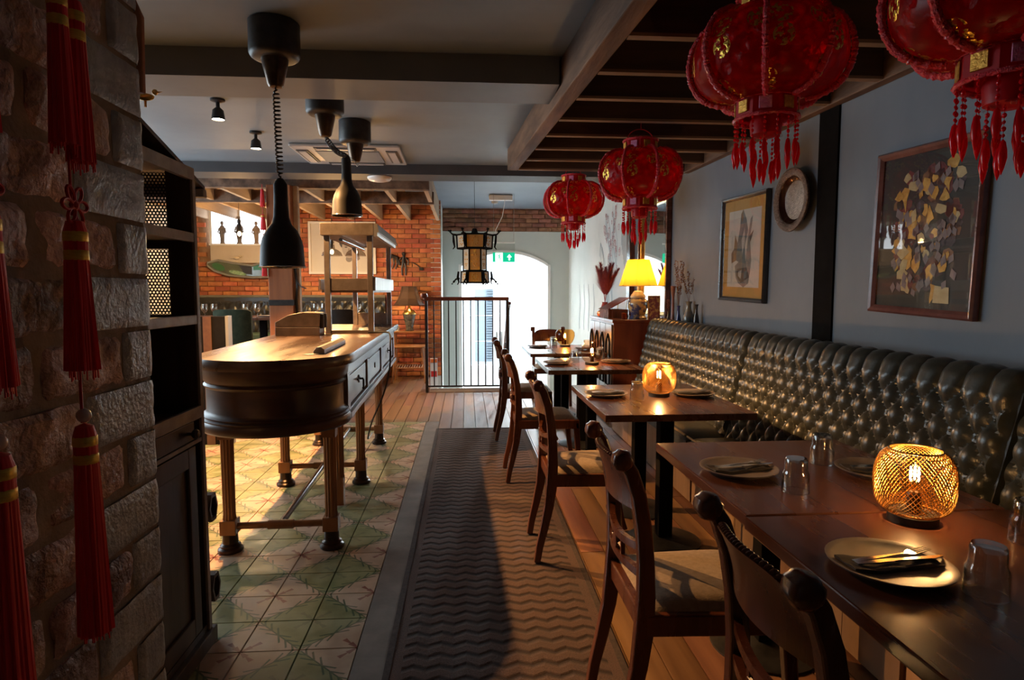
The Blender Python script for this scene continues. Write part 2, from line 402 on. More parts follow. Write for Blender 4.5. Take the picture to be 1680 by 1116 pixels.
# wooden boards
bw = .126
def board(x0, x1, y0, y1):
    dz = random.uniform(0, .002)
    MB().hexa([(x0,y0,-.012),(x1,y0,-.012),(x1,y1,-.012),(x0,y1,-.012)], [(x0+.002,y0+.001,-dz),(x1-.002,y0+.001,-dz),(x1-.002,y1-.001,-dz),(x0+.002,y1-.001,-dz)]).build('floor_board', wood_board, floor)
def boards(xa, xb, ya, yb):
    n = round((xb - xa) / bw); w = (xb - xa) / n
    for i in range(n):
        y = ya
        cut = ya + random.uniform(.5, 2.2)
        while y < yb - .01:
            e = min(cut, yb)
            if yb - e < .3: e = yb
            board(xa + i*w + .0008, xa + (i+1)*w - .0008, y, e - .0012); y = e; cut = e + random.uniform(1.5, 2.4)
boards(.46, 2.0, .3, 6.06)
boards(-.285, .46, 6.09, 8.4)
boards(.46, 1.42, 6.06, 8.4)
boards(-1.25, -.285, 6.475, 8.4)
boards(-1.25, -.505, 8.4, 9.98)
# raised dining platform
structure(MB().box(-4.3, -1.26, 6.6, 10.0, -.012, .28).build('floor_platform', M('platform_boards', (.20, .10, .05), (.3, .16, .08), 5, (.1, 1, 1), rough=.5)))
# runner rug
def rug_material():
    m, nt, p, out = new_mat('runner_rug_weave'); L = nt.links.new
    tc = N(nt, 'ShaderNodeTexCoord').outputs['Object']
    sp = N(nt, 'ShaderNodeSeparateXYZ'); L(tc, sp.inputs[0]); X, Y = sp.outputs[0], sp.outputs[1]
    zig = math_(nt, 'MULTIPLY', math_(nt, 'ABSOLUTE', math_(nt, 'SUBTRACT', math_(nt, 'FRACT', math_(nt, 'MULTIPLY', X, 10.5)), .5)), .046)
    nz = N(nt, 'ShaderNodeTexNoise'); nz.inputs['Scale'].default_value = 14; L(tc, nz.inputs[0])
    y2 = math_(nt, 'ADD', math_(nt, 'ADD', Y, zig), math_(nt, 'MULTIPLY', nz.outputs[0], .012))
    saw = math_(nt, 'ABSOLUTE', math_(nt, 'SUBTRACT', math_(nt, 'FRACT', math_(nt, 'MULTIPLY', y2, 13.5)), .5))
    band = ramp(nt, saw, .22, .44)
    edge = math_(nt, 'GREATER_THAN', math_(nt, 'ABSOLUTE', X), .375)
    n2 = N(nt, 'ShaderNodeTexNoise'); n2.inputs['Scale'].default_value = 260; n2.inputs['Detail'].default_value = 3; L(tc, n2.inputs[0])
    f = math_(nt, 'MULTIPLY', band, math_(nt, 'SUBTRACT', 1.0, edge))
    base = mixc(nt, ramp(nt, n2.outputs[0], .35, .65), (.085, .05, .04), (.155, .092, .072))
    col = mixc(nt, f, base, (.040, .025, .021))
    n4 = N(nt, 'ShaderNodeTexNoise'); n4.inputs['Scale'].default_value = 3; L(tc, n4.inputs[0])
    col = mixc(nt, math_(nt, 'MULTIPLY', ramp(nt, n4.outputs[0], .45, .7), .35), col, (.07, .055, .05))
    L(col, p.inputs['Base Color']); p.inputs['Roughness'].default_value = .95
    b = N(nt, 'ShaderNodeBump'); b.inputs['Strength'].default_value = .8; b.inputs['Distance'].default_value = .008
    L(math_(nt, 'ADD', math_(nt, 'MULTIPLY', f, -1.0), math_(nt, 'MULTIPLY', n2.outputs[0], .5)), b.inputs['Height']); L(b.outputs[0], p.inputs['Normal'])
    return m
rug = MB().grid(lambda u, v: (-.425 + .85*u + .008*math.sin(v*23)*(1-u), -2.5 + 5*v, .007 + .0015*math.sin(v*40 + u*5)), 10, 80).build('runner_rug', rug_material(), None, (.135, 3.58, 0))
mb = MB(); 
for sx in (-1, 1): mb.box(sx*.425 - .012, sx*.425 + .012, -2.5, 2.5, .001, .010)
mb.box(-.43, .43, 2.49, 2.51, .001, .010)
mb.build('edge_binding', M('rug_binding', (.05, .034, .03), (.085, .06, .05), 60, rough=.95), rug)
tag(rug, 'long dark brown zigzag runner rug lying along the aisle', 'rug')

# ---- walls
def rwall(name, y0, y1, z0, z1, mat, th=.25):
    return structure(MB().hexa([(WX(y0),y0,z0),(WX(y0)+th,y0,z0),(WX(y1)+th,y1,z0),(WX(y1),y1,z0)], [(WX(y0),y0,z1),(WX(y0)+th,y0,z1),(WX(y1)+th,y1,z1),(WX(y1),y1,z1)]).build(name, mat))
wall_right = rwall('wall_right', -1.5, 7.42, -.2, 2.9, paint_blue)
wall_mural = rwall('wall_mural', 7.42, 12.9, -1.1, 2.9, paint_white)
structure(MB().box(-4.6, 2.5, -1.7, -1.5, -.2, 2.9).build('wall_rear', paint_blue))
# left wall with three openings
mb = MB(); xw0, xw1 = -4.5, -4.2; ys = [(3.9, 5.5), (5.9, 7.5)]; edges = [-1.5] + [q for p in ys for q in p] + [10.2]
for k in range(0, len(edges), 2): mb.box(xw0, xw1, edges[k], edges[k+1], -.2, 2.9)
for a, b in ys: mb.box(xw0, xw1, a, b, -.2, .95); mb.box(xw0, xw1, a, b, 2.45, 2.9)
structure(mb.build('wall_left', paint_white))
def window(name, y0, y1):
    mb = MB(); T = .05
    for a, b, c_, d in ((y0,y1,.95,1.0),(y0,y1,2.4,2.45),(y0,y0+T,1.0,2.4),(y1-T,y1,1.0,2.4)): mb.box(-4.40, -4.32, a, b, c_, d)
    w = structure(mb.build(name, white_gloss))
    lead = MB()
    for k in range(1, 5): yy = y0 + (y1-y0)*k/5; lead.box(-4.365, -4.35, yy-.006, yy+.006, 1.0, 2.4)
    for k in range(1, 6): zz = 1.0 + 1.4*k/6; lead.box(-4.365, -4.35, y0+T, y1-T, zz-.008, zz+.008)
    lead.build('glazing_bar', white_gloss, w)
    MB().box(-4.36, -4.356, y0+T, y1-T, 1.0, 2.4).build('pane', window_glass, w)
for i, (a, b) in enumerate(ys): window('window_%d' % (i + 1), a, b)

# ---- brick wall at the far end of the dining area
def brick_mesh(l, h, d, seed, mat, ru=.006, nu=6, nv=4, corner=0):
    """rough brick: front face toward -Y, a coarse displaced grid with rounded arrises"""
    mb = MB(); off = Vector((seed * 3.7, seed * 1.3, 0))
    def f(u, v):
        x = (u - .5) * l; z = (v - .5) * h
        e = min(u, 1-u) * l; e2 = min(v, 1-v) * h
        rd = .007 * (max(0, 1 - e / .008) ** 2 + max(0, 1 - e2 / .007) ** 2)
        n = noise.noise(off + Vector((x * 22, z * 22, 0))) * ru + noise.noise(off + Vector((x * 60, z * 60, 5))) * ru * .5
        jx = (noise.noise(off + Vector((z * 30, 9, u * 2))) * .005 if e < 1e-6 else 0)
        return (x + jx, -d / 2 + rd - n, z + (noise.noise(off + Vector((x * 20, 3, v * 3))) * .003 if e2 < 1e-6 else 0))
    mb.grid(f, nu, nv)
    n1 = nu + 1
    ring = [i for i in range(n1)] + [j*n1 + nu for j in range(1, nv+1)] + [nv*n1 + i for i in range(nu-1, -1, -1)] + [j*n1 for j in range(nv-1, 0, -1)]
    o = len(mb.v); back = [(mb.v[i][0], d / 2, mb.v[i][2]) for i in ring]
    mb.v += back; k = len(ring)
    for i in range(k): mb.f.append((ring[i], o+i, o+(i+1) % k, ring[(i+1) % k])); mb.m.append(0); mb.s.append(True)
    return mb.mesh('brick', mat)
bl, bh = .215, .0655; px_, pz = .225, .0755
far_bricks = [brick_mesh(bl, bh, .05, s_, brick_far, .004, 3, 2) for s_ in range(4)]
half_brick = brick_mesh(.1025, bh, .05, 9, brick_far, .004, 2, 2)
wall_back = structure(MB().box(-4.4, -.40, 10.03, 10.25, -.1, 2.85).build('wall_back', mortar_far))
win_x, win_z = (-3.93, -3.06), (2.06, 2.62)
single, rest = [], []
z = .04; row = 0
while z < 2.82:
    x = -.405 - (0 if row % 2 else px_ / 2)
    if not row % 2: single.append((-.405 - .1025/2, z, True))
    while x > -4.2:
        cx = x - bl / 2
        if not (cx > win_x[0] - .08 and cx < win_x[1] + .08 and z > win_z[0] - .3):
            vis = (z > 1.25 and z < 2.5 and not (-2.33 < cx < -1.52 and 1.7 < z < 2.38) and not (-3.75 < cx < -2.95 and 1.60 < z < 1.85)) or (cx > -1.2)
            (single if vis else rest).append((cx, z, False))
        x -= px_
    z += pz; row += 1
single.sort(key=lambda q: 0 if q[0] > -1.4 else -q[0])
extra = single[295:]; single = single[:295]
for cx, cz, hb in single:
    put('brick', half_brick if hb else random.choice(far_bricks), wall_back, (cx, 10.012 + random.uniform(-.004, .004), cz), (0, 0, random.uniform(-.006, .006)))
mb = MB()
for cx, cz, hb in rest + extra:
    w = .1025 if hb else bl
    y = 9.988 + random.uniform(-.004, .004)
    mb.box(cx - w/2, cx + w/2, y, y + .04, cz - bh/2, cz + bh/2)
stuff(mb.build('remaining_brick_courses', brick_far, wall_back, bevel=.004, seg=1))
# high window with rendered panel under it
w4 = structure(MB().box(win_x[0], win_x[1], 9.98, 10.03, 1.80, 2.07).build('window_4', M('window_render_panel', (.52, .45, .36), (.58, .51, .42), 3, rough=.8)))
MB().box(win_x[0], win_x[1], 9.985, 10.02, 2.09, 2.62).build('pane', emit('bright_frosted_pane', (.86, .93, 1), 2.2), w4)
mb = MB()
for xx in (win_x[0], -3.50, win_x[1] - .035): mb.box(xx, xx + .035, 9.965, 10.01, 2.09, 2.62)
mb.box(win_x[0], win_x[1], 9.93, 10.02, 2.065, 2.09)
mb.build('frame', white_gloss, w4)
# white entrance wall with an arched opening, brown brick band over it
xc, hw, zs, za = .68, .76, 1.80, 2.03
R_ = (hw**2 + (za - zs)**2) / (2 * (za - zs)); zc = za - R_
xl, xr, ztop = -.52, WX(11) + .02, 2.405
mb = MB()
mb.box(xl, xc - hw, 11, 11.3, -1.0, ztop); mb.box(xc + hw, xr, 11, 11.3, -1.0, ztop)
n = 20
for i in range(n):
    xa, xb = xc - hw + 2*hw*i/n, xc - hw + 2*hw*(i+1)/n
    fa, fb = zc + math.sqrt(R_**2 - (xa-xc)**2), zc + math.sqrt(R_**2 - (xb-xc)**2)
    mb.hexa([(xa,11,fa),(xb,11,fb),(xb,11.3,fb),(xa,11.3,fa)], [(xa,11,ztop),(xb,11,ztop),(xb,11.3,ztop),(xa,11.3,ztop)])
wall_ent = structure(mb.build('wall_entrance', M('entrance_wall_paint', (.52, .585, .565), (.57, .63, .61), 1.5, rough=.6)))
mb = MB()       # raised white moulding round the arch
for i in range(n):
    xa, xb = xc - hw + 2*hw*i/n, xc - hw + 2*hw*(i+1)/n
    fa, fb = zc + math.sqrt(R_**2 - (xa-xc)**2), zc + math.sqrt(R_**2 - (xb-xc)**2)
    mb.hexa([(xa,10.97,fa),(xb,10.97,fb),(xb,11.01,fb),(xa,11.01,fa)], [(xa,10.97,fa+.05),(xb,10.97,fb+.05),(xb,11.01,fb+.05),(xa,11.01,fa+.05)])
for sx in (-1, 1): mb.box(xc + sx*(hw+.025) - .025, xc + sx*(hw+.025) + .025, 10.97, 11.01, -.9, zs + .03)
mb.build('arch_moulding', white_gloss, wall_ent)
band = structure(MB().box(xl, xr, 11.05, 11.3, 2.405, 2.95).build('wall_band', mortar_far))
bb = [brick_mesh(bl, bh, .06, s_ + 20, brick_band, .006, 3, 2) for s_ in range(3)]
for r in range(6):
    x = xl + .11 + (.11 if r % 2 else 0)
    while x < xr - .1:
        put('brick', random.choice(bb), band, (x, 11.025 + random.uniform(-.006, .006), 2.445 + r * pz), (0, 0, random.uniform(-.01, .01)))
        x += px_
structure(MB().box(-.56, -.405, 10.02, 11.02, -1.0, 2.9).box(-.56, -.505, 8.4, 10.02, -1.0, -.2).build('wall_return', paint_white))
structure(MB().box(-.5, 2.0, 8.38, 8.42, -1.0, -.2).build('wall_stairwell', paint_white))
# lobby beyond the arch
structure(MB().box(-.18, -.09, 11.3, 12.7, -.95, 2.4).build('wall_lobby_left', paint_white))
structure(MB().box(1.45, 1.56, 11.3, 12.7, -.95, 2.4).build('wall_lobby_right', paint_white))
structure(MB().box(-.18, 1.56, 11.3, 12.9, 2.2, 2.3).build('ceiling_lobby', paint_white))
# double glazed entrance doors
yd = 12.6
def door_leaf(name, x0, x1):
    mb = MB(); z0, z1 = -.89, 1.52
    for a, b, c_, d in ((x0,x0+.11,z0,z1),(x1-.11,x1,z0,z1),(x0+.11,x1-.11,z0,-.13),(x0+.11,x1-.11,1.40,z1)): mb.box(a, b, yd-.025, yd+.025, c_, d)
    dr = structure(mb.build(name, white_gloss, bevel=.006))
    MB().box(x0+.11, x1-.11, yd-.004, yd+.004, -.13, 1.40).build('pane', window_glass, dr)
    mb = MB()
    for zz in (.35, .87): mb.box(x0+.11, x1-.11, yd-.008, yd+.008, zz-.006, zz+.006)
    mb.build('glazing_bar', white_gloss, dr)
    return dr
d1 = door_leaf('door_1', -.06, .655); d2 = door_leaf('door_2', .665, 1.42)
MB().box(.60, .625, yd-.09, yd-.03, .05, .55).build('push_handle', steel, d1)
MB().box(.70, .725, yd-.09, yd-.03, .05, .55).build('push_handle', steel, d2)
mb = MB().box(-.09, 1.45, yd-.03, yd+.03, 1.54, 1.60).box(-.09, 1.45, yd-.03, yd+.03, 2.1, 2.2).box(.63, .69, yd-.03, yd+.03, 1.60, 2.1)
fanl = structure(mb.build('window_3', white_gloss)); MB().box(-.09, 1.45, yd-.003, yd+.003, 1.60, 2.1).build('pane', window_glass, fanl)
o = tag(MB().box(.97, 1.27, yd-.12, yd-.03, 1.56, 1.64).build('door_closer', M('closer_grey', (.36, .37, .33)), bevel=.01), 'grey door closer box above the right-hand entrance door', 'door closer')
# street outside
ext = thing('street_facade', 'pale building front with grey louvred shutter outside the glass doors', 'building', (0, 15.6, -.9))
MB().box(-2.5, 4, 0, .2, 0, 3.6).build('wall', M('pale_render', (.30, .33, .34), (.36, .39, .40), 3, rough=.8), ext)
sh = MB().box(.22, .95, -.05, 0, .5, 2.4).build('shutter', M('shutter_grey', (.11, .13, .15)), ext)
sl = MB()
for k in range(30): sl.hexa([(.50,-.10,.54+k*.062),(.92,-.10,.54+k*.062),(.92,-.05,.56+k*.062),(.50,-.05,.56+k*.062)], [(.50,-.10,.56+k*.062),(.92,-.10,.56+k*.062),(.92,-.05,.58+k*.062),(.50,-.05,.58+k*.062)])
stuff(sl.build('slats', M('shutter_slat', (.08, .095, .11)), sh))
# steps down to the lobby
st = MB()
for k in range(5): st.box(.62, 1.84, 8.42 + k*.28, 8.72 + k*.28, -.92, -.15 * (k + 1))
structure(st.build('floor_steps', M('step_wood', (.3, .2, .12), (.4, .28, .18), 5, (.1, 1, 1), rough=.5)))

# ---- ceilings
structure(MB().box(-4.5, 2.4, -1.6, 6.3, 2.6, 2.75).build('ceiling', paint_ceiling))
structure(MB().box(-4.5, 2.3, 6.3, 11.3, 2.8, 2.95).build('ceiling_rear', M('rear_ceiling_paint', (.20, .255, .33), (.24, .30, .38), 1.4, rough=.5)))
structure(MB().box(-4.5, .50, 3.37, 3.72, 2.455, 2.6).build('ceiling_bulkhead_beam', paint_shaded))
structure(MB().box(-4.5, 2.3, 6.25, 6.6, 2.50, 2.8).build('ceiling_rear_beam', M('rear_beam_paint', (.045, .045, .05), (.06, .06, .066), 3, rough=.6)))
# timber ceiling frame on the right: beam, ledger, joists
def jz(y): return 2.40 + (y - 4.0) * .012
frame = structure(MB().hexa(
    [(.413-.045, 5.55, jz(5.55)), (.413+.045, 5.55, jz(5.55)), (.775+.045, .1, jz(.1)), (.775-.045, .1, jz(.1))],
    [(.413-.045, 5.55, 2.6), (.413+.045, 5.55, 2.6), (.775+.045, .1, 2.6), (.775-.045, .1, 2.6)]).build('timber_ceiling_beam', wood_beam, bevel=.006))
mb = MB().hexa([(WX(5.55)-.06,5.55,jz(5.55)-.005),(WX(5.55)-.002,5.55,jz(5.55)-.005),(WX(.1)-.002,.1,jz(.1)-.005),(WX(.1)-.06,.1,jz(.1)-.005)],
    [(WX(5.55)-.06,5.55,2.6),(WX(5.55)-.002,5.55,2.6),(WX(.1)-.002,.1,2.6),(WX(.1)-.06,.1,2.6)])
mb.build('wall_plate', wood_beam, frame, bevel=.004)
for y in (5.52, 5.10, 4.68, 4.26, 3.85, 3.41, 2.99, 2.56, 2.12, 1.70, 1.27, .85, .42):
    xa = .413 + (5.55 - y) * .0664 + .046; xb = WX(y) - .061
    MB().box(xa, xb, y - .021, y + .021, jz(y) + .014, 2.599).box(xa, xb, y - .022, y + .022, jz(y), jz(y) + .014, 1).build('joist', [wood_joist, wood_joist_edge], frame)
# back-left timber frame over the dining area
fr2 = structure(MB().box(-4.19, -.40, 6.95, 7.05, 2.47, 2.62).build('timber_dining_beam', wood_beam, bevel=.005))
MB().box(-4.19, -.40, 7.95, 8.03, 2.45, 2.60).build('cross_beam', wood_beam, fr2)
for k in range(9):
    x = -.44 - k * .44
    MB().box(x - .022, x + .022, 7.05, 9.97, 2.62, 2.78).box(x - .023, x + .023, 7.06, 7.94, 2.47, 2.62).box(x - .023, x + .023, 8.04, 9.97, 2.47, 2.62).build('joist', wood_pale, fr2)
# dark wall post and mural
structure(MB().hexa([(WX(3.56)-.012,3.56,.9),(WX(3.56),3.56,.9),(WX(3.38),3.38,.9),(WX(3.38)-.012,3.38,.9)],
    [(WX(3.56)-.012,3.56,2.42),(WX(3.56),3.56,2.42),(WX(3.38),3.38,2.42),(WX(3.38)-.012,3.38,2.42)]).build('trim_1', black_paint))
structure(MB().box(WX(7.2)-.06, WX(7.2), 7.12, 7.26, 0, 2.6).build('trim_2', wood_dark))
mur = MB()
def stroke(pts, w, mi):
    vs, fs = [], []
    for i, (y, z) in enumerate(pts):
        a = pts[max(i-1, 0)]; b = pts[min(i+1, len(pts)-1)]
        dy, dz = b[0]-a[0], b[1]-a[1]; l = math.hypot(dy, dz) or 1
        ww = w * (1 - .6 * i / len(pts))
        for s_ in (-1, 1): yy = y - dz/l*ww*s_; vs.append((WX(yy) - .003, yy, z + dy/l*ww*s_))
    for i in range(len(pts)-1): fs.append((2*i, 2*i+1, 2*i+3, 2*i+2))
    mur.add(vs, fs, mi)
rm = random.Random(4)
for k in range(10):                                    # grey reeds
    y0, l = 8.0 + rm.random()*.35, .5 + rm.random()*.65
    lean = rm.uniform(-.05, .5)
    stroke([(y0 + lean*(t/8)**2, 1.0 + l*t/8) for t in range(9)], .012, 0)
    stroke([(y0 + lean + .02*t, 1.0 + l - .02*t*t) for t in range(4)], .012, 0)
for k in range(4):
    y0 = 9.1 + k*.32; stroke([(y0 + .03*math.sin(t), .75 + .09*t) for t in range(9)], .022, 0)
for k in range(14):                                   # bare stripes behind the plume
    stroke([(7.45 + .028*k, 1.45 + .06*k), (7.45 + .028*k + .02, 2.2)], .006, 0) if k < 9 else None
for k in range(6):                                    # blossom branches
    y0 = 7.75 + rm.random()*.5; z0 = 1.65
    pts = [(y0 + .06*math.sin(t*.7+k) + .02*t, z0 + .09*t) for t in range(9)]
    stroke(pts, .008, 0)
    for j in range(9):
        y, z = rm.choice(pts); y += rm.uniform(-.12, .12); z += rm.uniform(-.08, .08); r = rm.uniform(.02, .05)
        pts2 = [(y + r*math.cos(q*PI/4)*(.7 + .3*(q % 2)), z + r*math.sin(q*PI/4)) for q in range(9)]
        stroke(pts2, .009, 1)
mur.build('mural', [M('mural_grey', (.36, .42, .45)), M('mural_pink', (.62, .36, .36))], wall_mural)
# near brick pillar on the left
pillar = structure(MB().box(-.86, -.5265, -.2, 1.071, 0, 2.6).build('brick_pillar', mortar))
TB = Matrix.Rotation(PI / 2, 4, 'Z')
PX, PE, CH = -.52, 1.078, .0835
for r in range(30):
    zc_ = .05 + r * CH + .0395
    if zc_ > 2.55: break
    yend = PE; first = .185 if r % 2 else .088
    lens = [first] + [.19 if rm.random() < .6 else .20 for _ in range(5)]
    for k, l in enumerate(lens):
        yc = yend - l / 2
        if yc < -.1: break
        gap = .011 + .005 * rm.random()
        if k == 0:
            hh = CH - .008
            b = MB()
            def fc(u, v, l=l, hh=hh, r=r):
                # face wraps round the far corner with a rounded arris
                s_ = u * (l + .09); z_ = (v - .5) * hh
                e2 = min(v, 1-v) * hh; rd = .003 * max(0, 1 - e2/.005)**2
                nn = noise.noise(Vector((s_*40, z_*40, r))) * .0022
                rc = .016
                if s_ < l - rc: return (-rd - nn - max(0, .006 - s_), s_ - l/2, z_)
                a = min(1, (s_ - (l - rc)) / (rc * 1.57)) * PI/2
                y_ = l/2 - rc + math.sin(a) * rc; x_ = -rc + math.cos(a) * rc
                if s_ > l - rc + rc*1.57: x_ = -rc - (s_ - (l - rc + rc*1.57))
                return (x_ - rd*.5 - nn, y_, z_)
            b.grid(fc, 22, 8)
            # close top and bottom to the core
            b.box(-.05, -.008, -l/2 + .003, l/2 - .012, -hh/2 + .001, hh/2 - .001)
            b.build('brick', brick_grey, pillar, (PX, yc, zc_))
        else:
            me = brick_mesh(l - gap, CH - .010, .07, r * 7 + k, brick_near, .007, 16, 8)
            put('brick', me, pillar, (PX - .036 + rm.uniform(-.003, .003), yc, zc_ + rm.uniform(-.002, .002)), (0, rm.uniform(-.01, .01), PI / 2 + rm.uniform(-.015, .015)))
        yend -= l

# ================================================================ FURNITURE
# ---- regency dining chair, facing +X
def make_chair():
    root = thing('dining_chair', '', 'chair', group='mahogany dining chairs along the aisle side of the tables')
    post = [(-.275,0),(-.262,.08),(-.238,.18),(-.215,.29),(-.202,.40),(-.198,.50),(-.200,.60),(-.208,.70),(-.224,.79),(-.246,.855),(-.268,.892)]
    th = [.032,.035,.040,.046,.054,.050,.045,.042,.040,.038,.032]
    for sy in (-1, 1):
        p = MB().strap(post, .036, th, y=sy*.185).build('back_post', wood_dark, root, bevel=.006)
        sc_ = MB()
        sc_.lathe([(.004,-.027),(.020,-.026),(.027,-.020),(.029,-.008),(.029,.008),(.027,.020),(.020,.026),(.004,.027)], 20, 0,
                  Matrix.Translation((-.272, sy*.190, .888)) @ Matrix.Rotation(PI/2, 4, 'X'), fn=lambda a, t: 1 + .05*math.sin(8*a))
        sc_.build('scroll', wood_dark, p)
    for sy in (-1, 1):
        MB().strap([(.205,.43),(.212,.34),(.220,.24),(.234,.14),(.252,.06),(.272,0)], .034, [.044,.042,.038,.034,.030,.028], y=sy*.205).build('front_leg', wood_dark, root, bevel=.006)
    r = MB()
    r.box(.195, .228, -.222, .222, .385, .448); r.box(-.215, -.185, -.19, .19, .385, .448)
    for sy in (-1, 1): r.hexa(*[[(-.2, sy*.19-.013, z), (.21, sy*.21-.013, z), (.21, sy*.21+.013, z), (-.2, sy*.19+.013, z)] for z in (.385, .448)])
    r.build('seat_rail', wood_dark, root, bevel=.005)
    def cush(u, v):
        x = -.190 + .398*u; w = .178 + .022*u
        q = (max(0, 1 - abs(2*u-1)**5) * max(0, 1 - abs(2*v-1)**5)) ** .5
        return (x, (2*v-1)*w, .447 + .034*q)
    MB().grid(cush, 16, 16).box(-.188, .206, -.176, .176, .425, .448).build('seat', seat_fabric, root)
    def crest(u, v):
        y = (2*u-1)*.182; q = 1 - (2*u-1)**2
        z = .735 + (.145 - .05*(1-q)**2)*v
        return (-.206 - .048*q - .038*v*v - .008, y, z)
    def crest2(u, v):
        p = crest(u, v); return (p[0] + .020, p[1], p[2])
    cr = MB().grid(crest, 18, 6).grid(crest2, 18, 6)
    cr.grid(lambda u, v: tuple(a*(1-v)+b*v for a, b in zip(crest(u, 1), crest2(u, 1))), 18, 1, sm=False)
    cr.grid(lambda u, v: tuple(a*(1-v)+b*v for a, b in zip(crest(u, 0), crest2(u, 0))), 18, 1, sm=False)
    crest_o = cr.build('crest_rail', wood_dark, root)
    gd = MB()
    for k in range(26):
        u = .06 + .88*(k + .5)/26; p = crest(u, 1)
        gd.ball((p[0] + .010, p[1], p[2] + .001), .0085, 8, 5, 0, (1.1, .75, .8))
    gd.build('carved_beading', wood_dark, crest_o)
    mr = MB()
    def bar(z, h, dip):
        P = []
        for k in range(13):
            t = k/12*2 - 1; P.append((-.205 - .030*(1-t*t), .180*t, z - dip*(1-t*t)))
        for k in range(12):
            a, b = P[k], P[k+1]
            mr.hexa([(a[0]-.009,a[1],a[2]),(a[0]+.009,a[1],a[2]),(b[0]+.009,b[1],b[2]),(b[0]-.009,b[1],b[2])], [(a[0]-.009,a[1],a[2]+h),(a[0]+.009,a[1],a[2]+h),(b[0]+.009,b[1],b[2]+h),(b[0]-.009,b[1],b[2]+h)])
    bar(.625, .022, .018); mr.build('splat_bar', wood_dark, root)
    mr = MB(); bar(.545, .022, 0); mr.build('splat_bar', wood_dark, root)
    sp = MB(); TX = Matrix.Translation((-.236, 0, .585)) @ Matrix.Rotation(PI/2, 4, 'Y')
    sp.lathe([(.006,-.009),(.022,-.008),(.026,0),(.022,.008),(.006,.009)], 16, 0, TX)
    for sy in (-1, 1):
        sp.strap([(-.232,.56),(-.232,.612)], .012, .012, y=sy*.055)
        sp.tube([(-.234, sy*.028, .585), (-.232, sy*.055, .585)], .007, 6)
    sp.build('rosette', wood_dark, root)
    return root
chair0 = make_chair()
chair_spots = [   # x, y, rz, label
    (.790, 1.085, 0, 'front dining chair, its carved crest rail and scroll cut by the lower frame edge'),
    (.695, 1.835, 0, 'dining chair with shadow bars on its beige seat, beside the table with two tumblers'),
    (.620, 3.180, 0, 'dining chair standing half on the rug with a sunlit amber seat'),
    (.560, 4.480, 0, 'dining chair at the copper glass lamp table, half hidden by the sunlit chair'),
    (.540, 5.720, 0, 'last dining chair along the rug, its slim back against the white railing'),
]
for i, (x, y, rz, lb) in enumerate(chair_spots):
    o = chair0 if i == 0 else dup(chair0, lb)
    o.location = (x, y, .0108 if y < 6 else 0); o.rotation_euler = (0, 0, rz); o['label'] = lb
o = dup(chair0, 'dark dining chair at the far head of the last table, facing the camera', (1.02, 7.48, 0), -PI/2)

# ---- pedestal tables
def make_table(w, l, label, loc, leg_y, cx=.5):
    t = thing('restaurant_table', label, 'table', loc, 0, 'dark wooden pedestal tables along the bench')
    MB().box(0, w, 0, l, .715, .75).build('tabletop', [wood_table], t, bevel=.004)
    for y in leg_y:
        c_ = MB().box(w*cx - .038, w*cx + .038, y - .038, y + .038, .03, .70).build('column', black_paint, t, bevel=.004)
        MB().lathe([(.20,0),(.20,.008),(.17,.016),(.06,.028),(.05,.034)], 28, 0, Matrix.Translation((w*cx, y, 0))).build('foot_plate', black_metal, t)
        MB().box(w*.5 - .25, w*.5 + .25, y - .03, y + .03, .700, .714).build('top_bracket', black_metal, t)
    return t
make_table(.765, .86, 'front table in the corner, carrying the wire mesh lamp', (.750, .735, 0), (.35,), .58)
make_table(.755, .815, 'table behind the front one, with two inverted tumblers and two plates', (.760, 1.605, 0), (.62,))
make_table(.775, 1.00, 'middle table with the second wire mesh lamp, warm reflection on its top', (.680, 2.98, 0), (.26, .76))
make_table(.775, .90, 'table with the rose copper glass lamp, fourth one from the front', (.630, 4.735, 0), (.25, .68))
make_table(.760, 1.00, 'last table, with the amber glass lamp, beside the carved sideboard', (.625, 6.03, 0), (.25, .75))

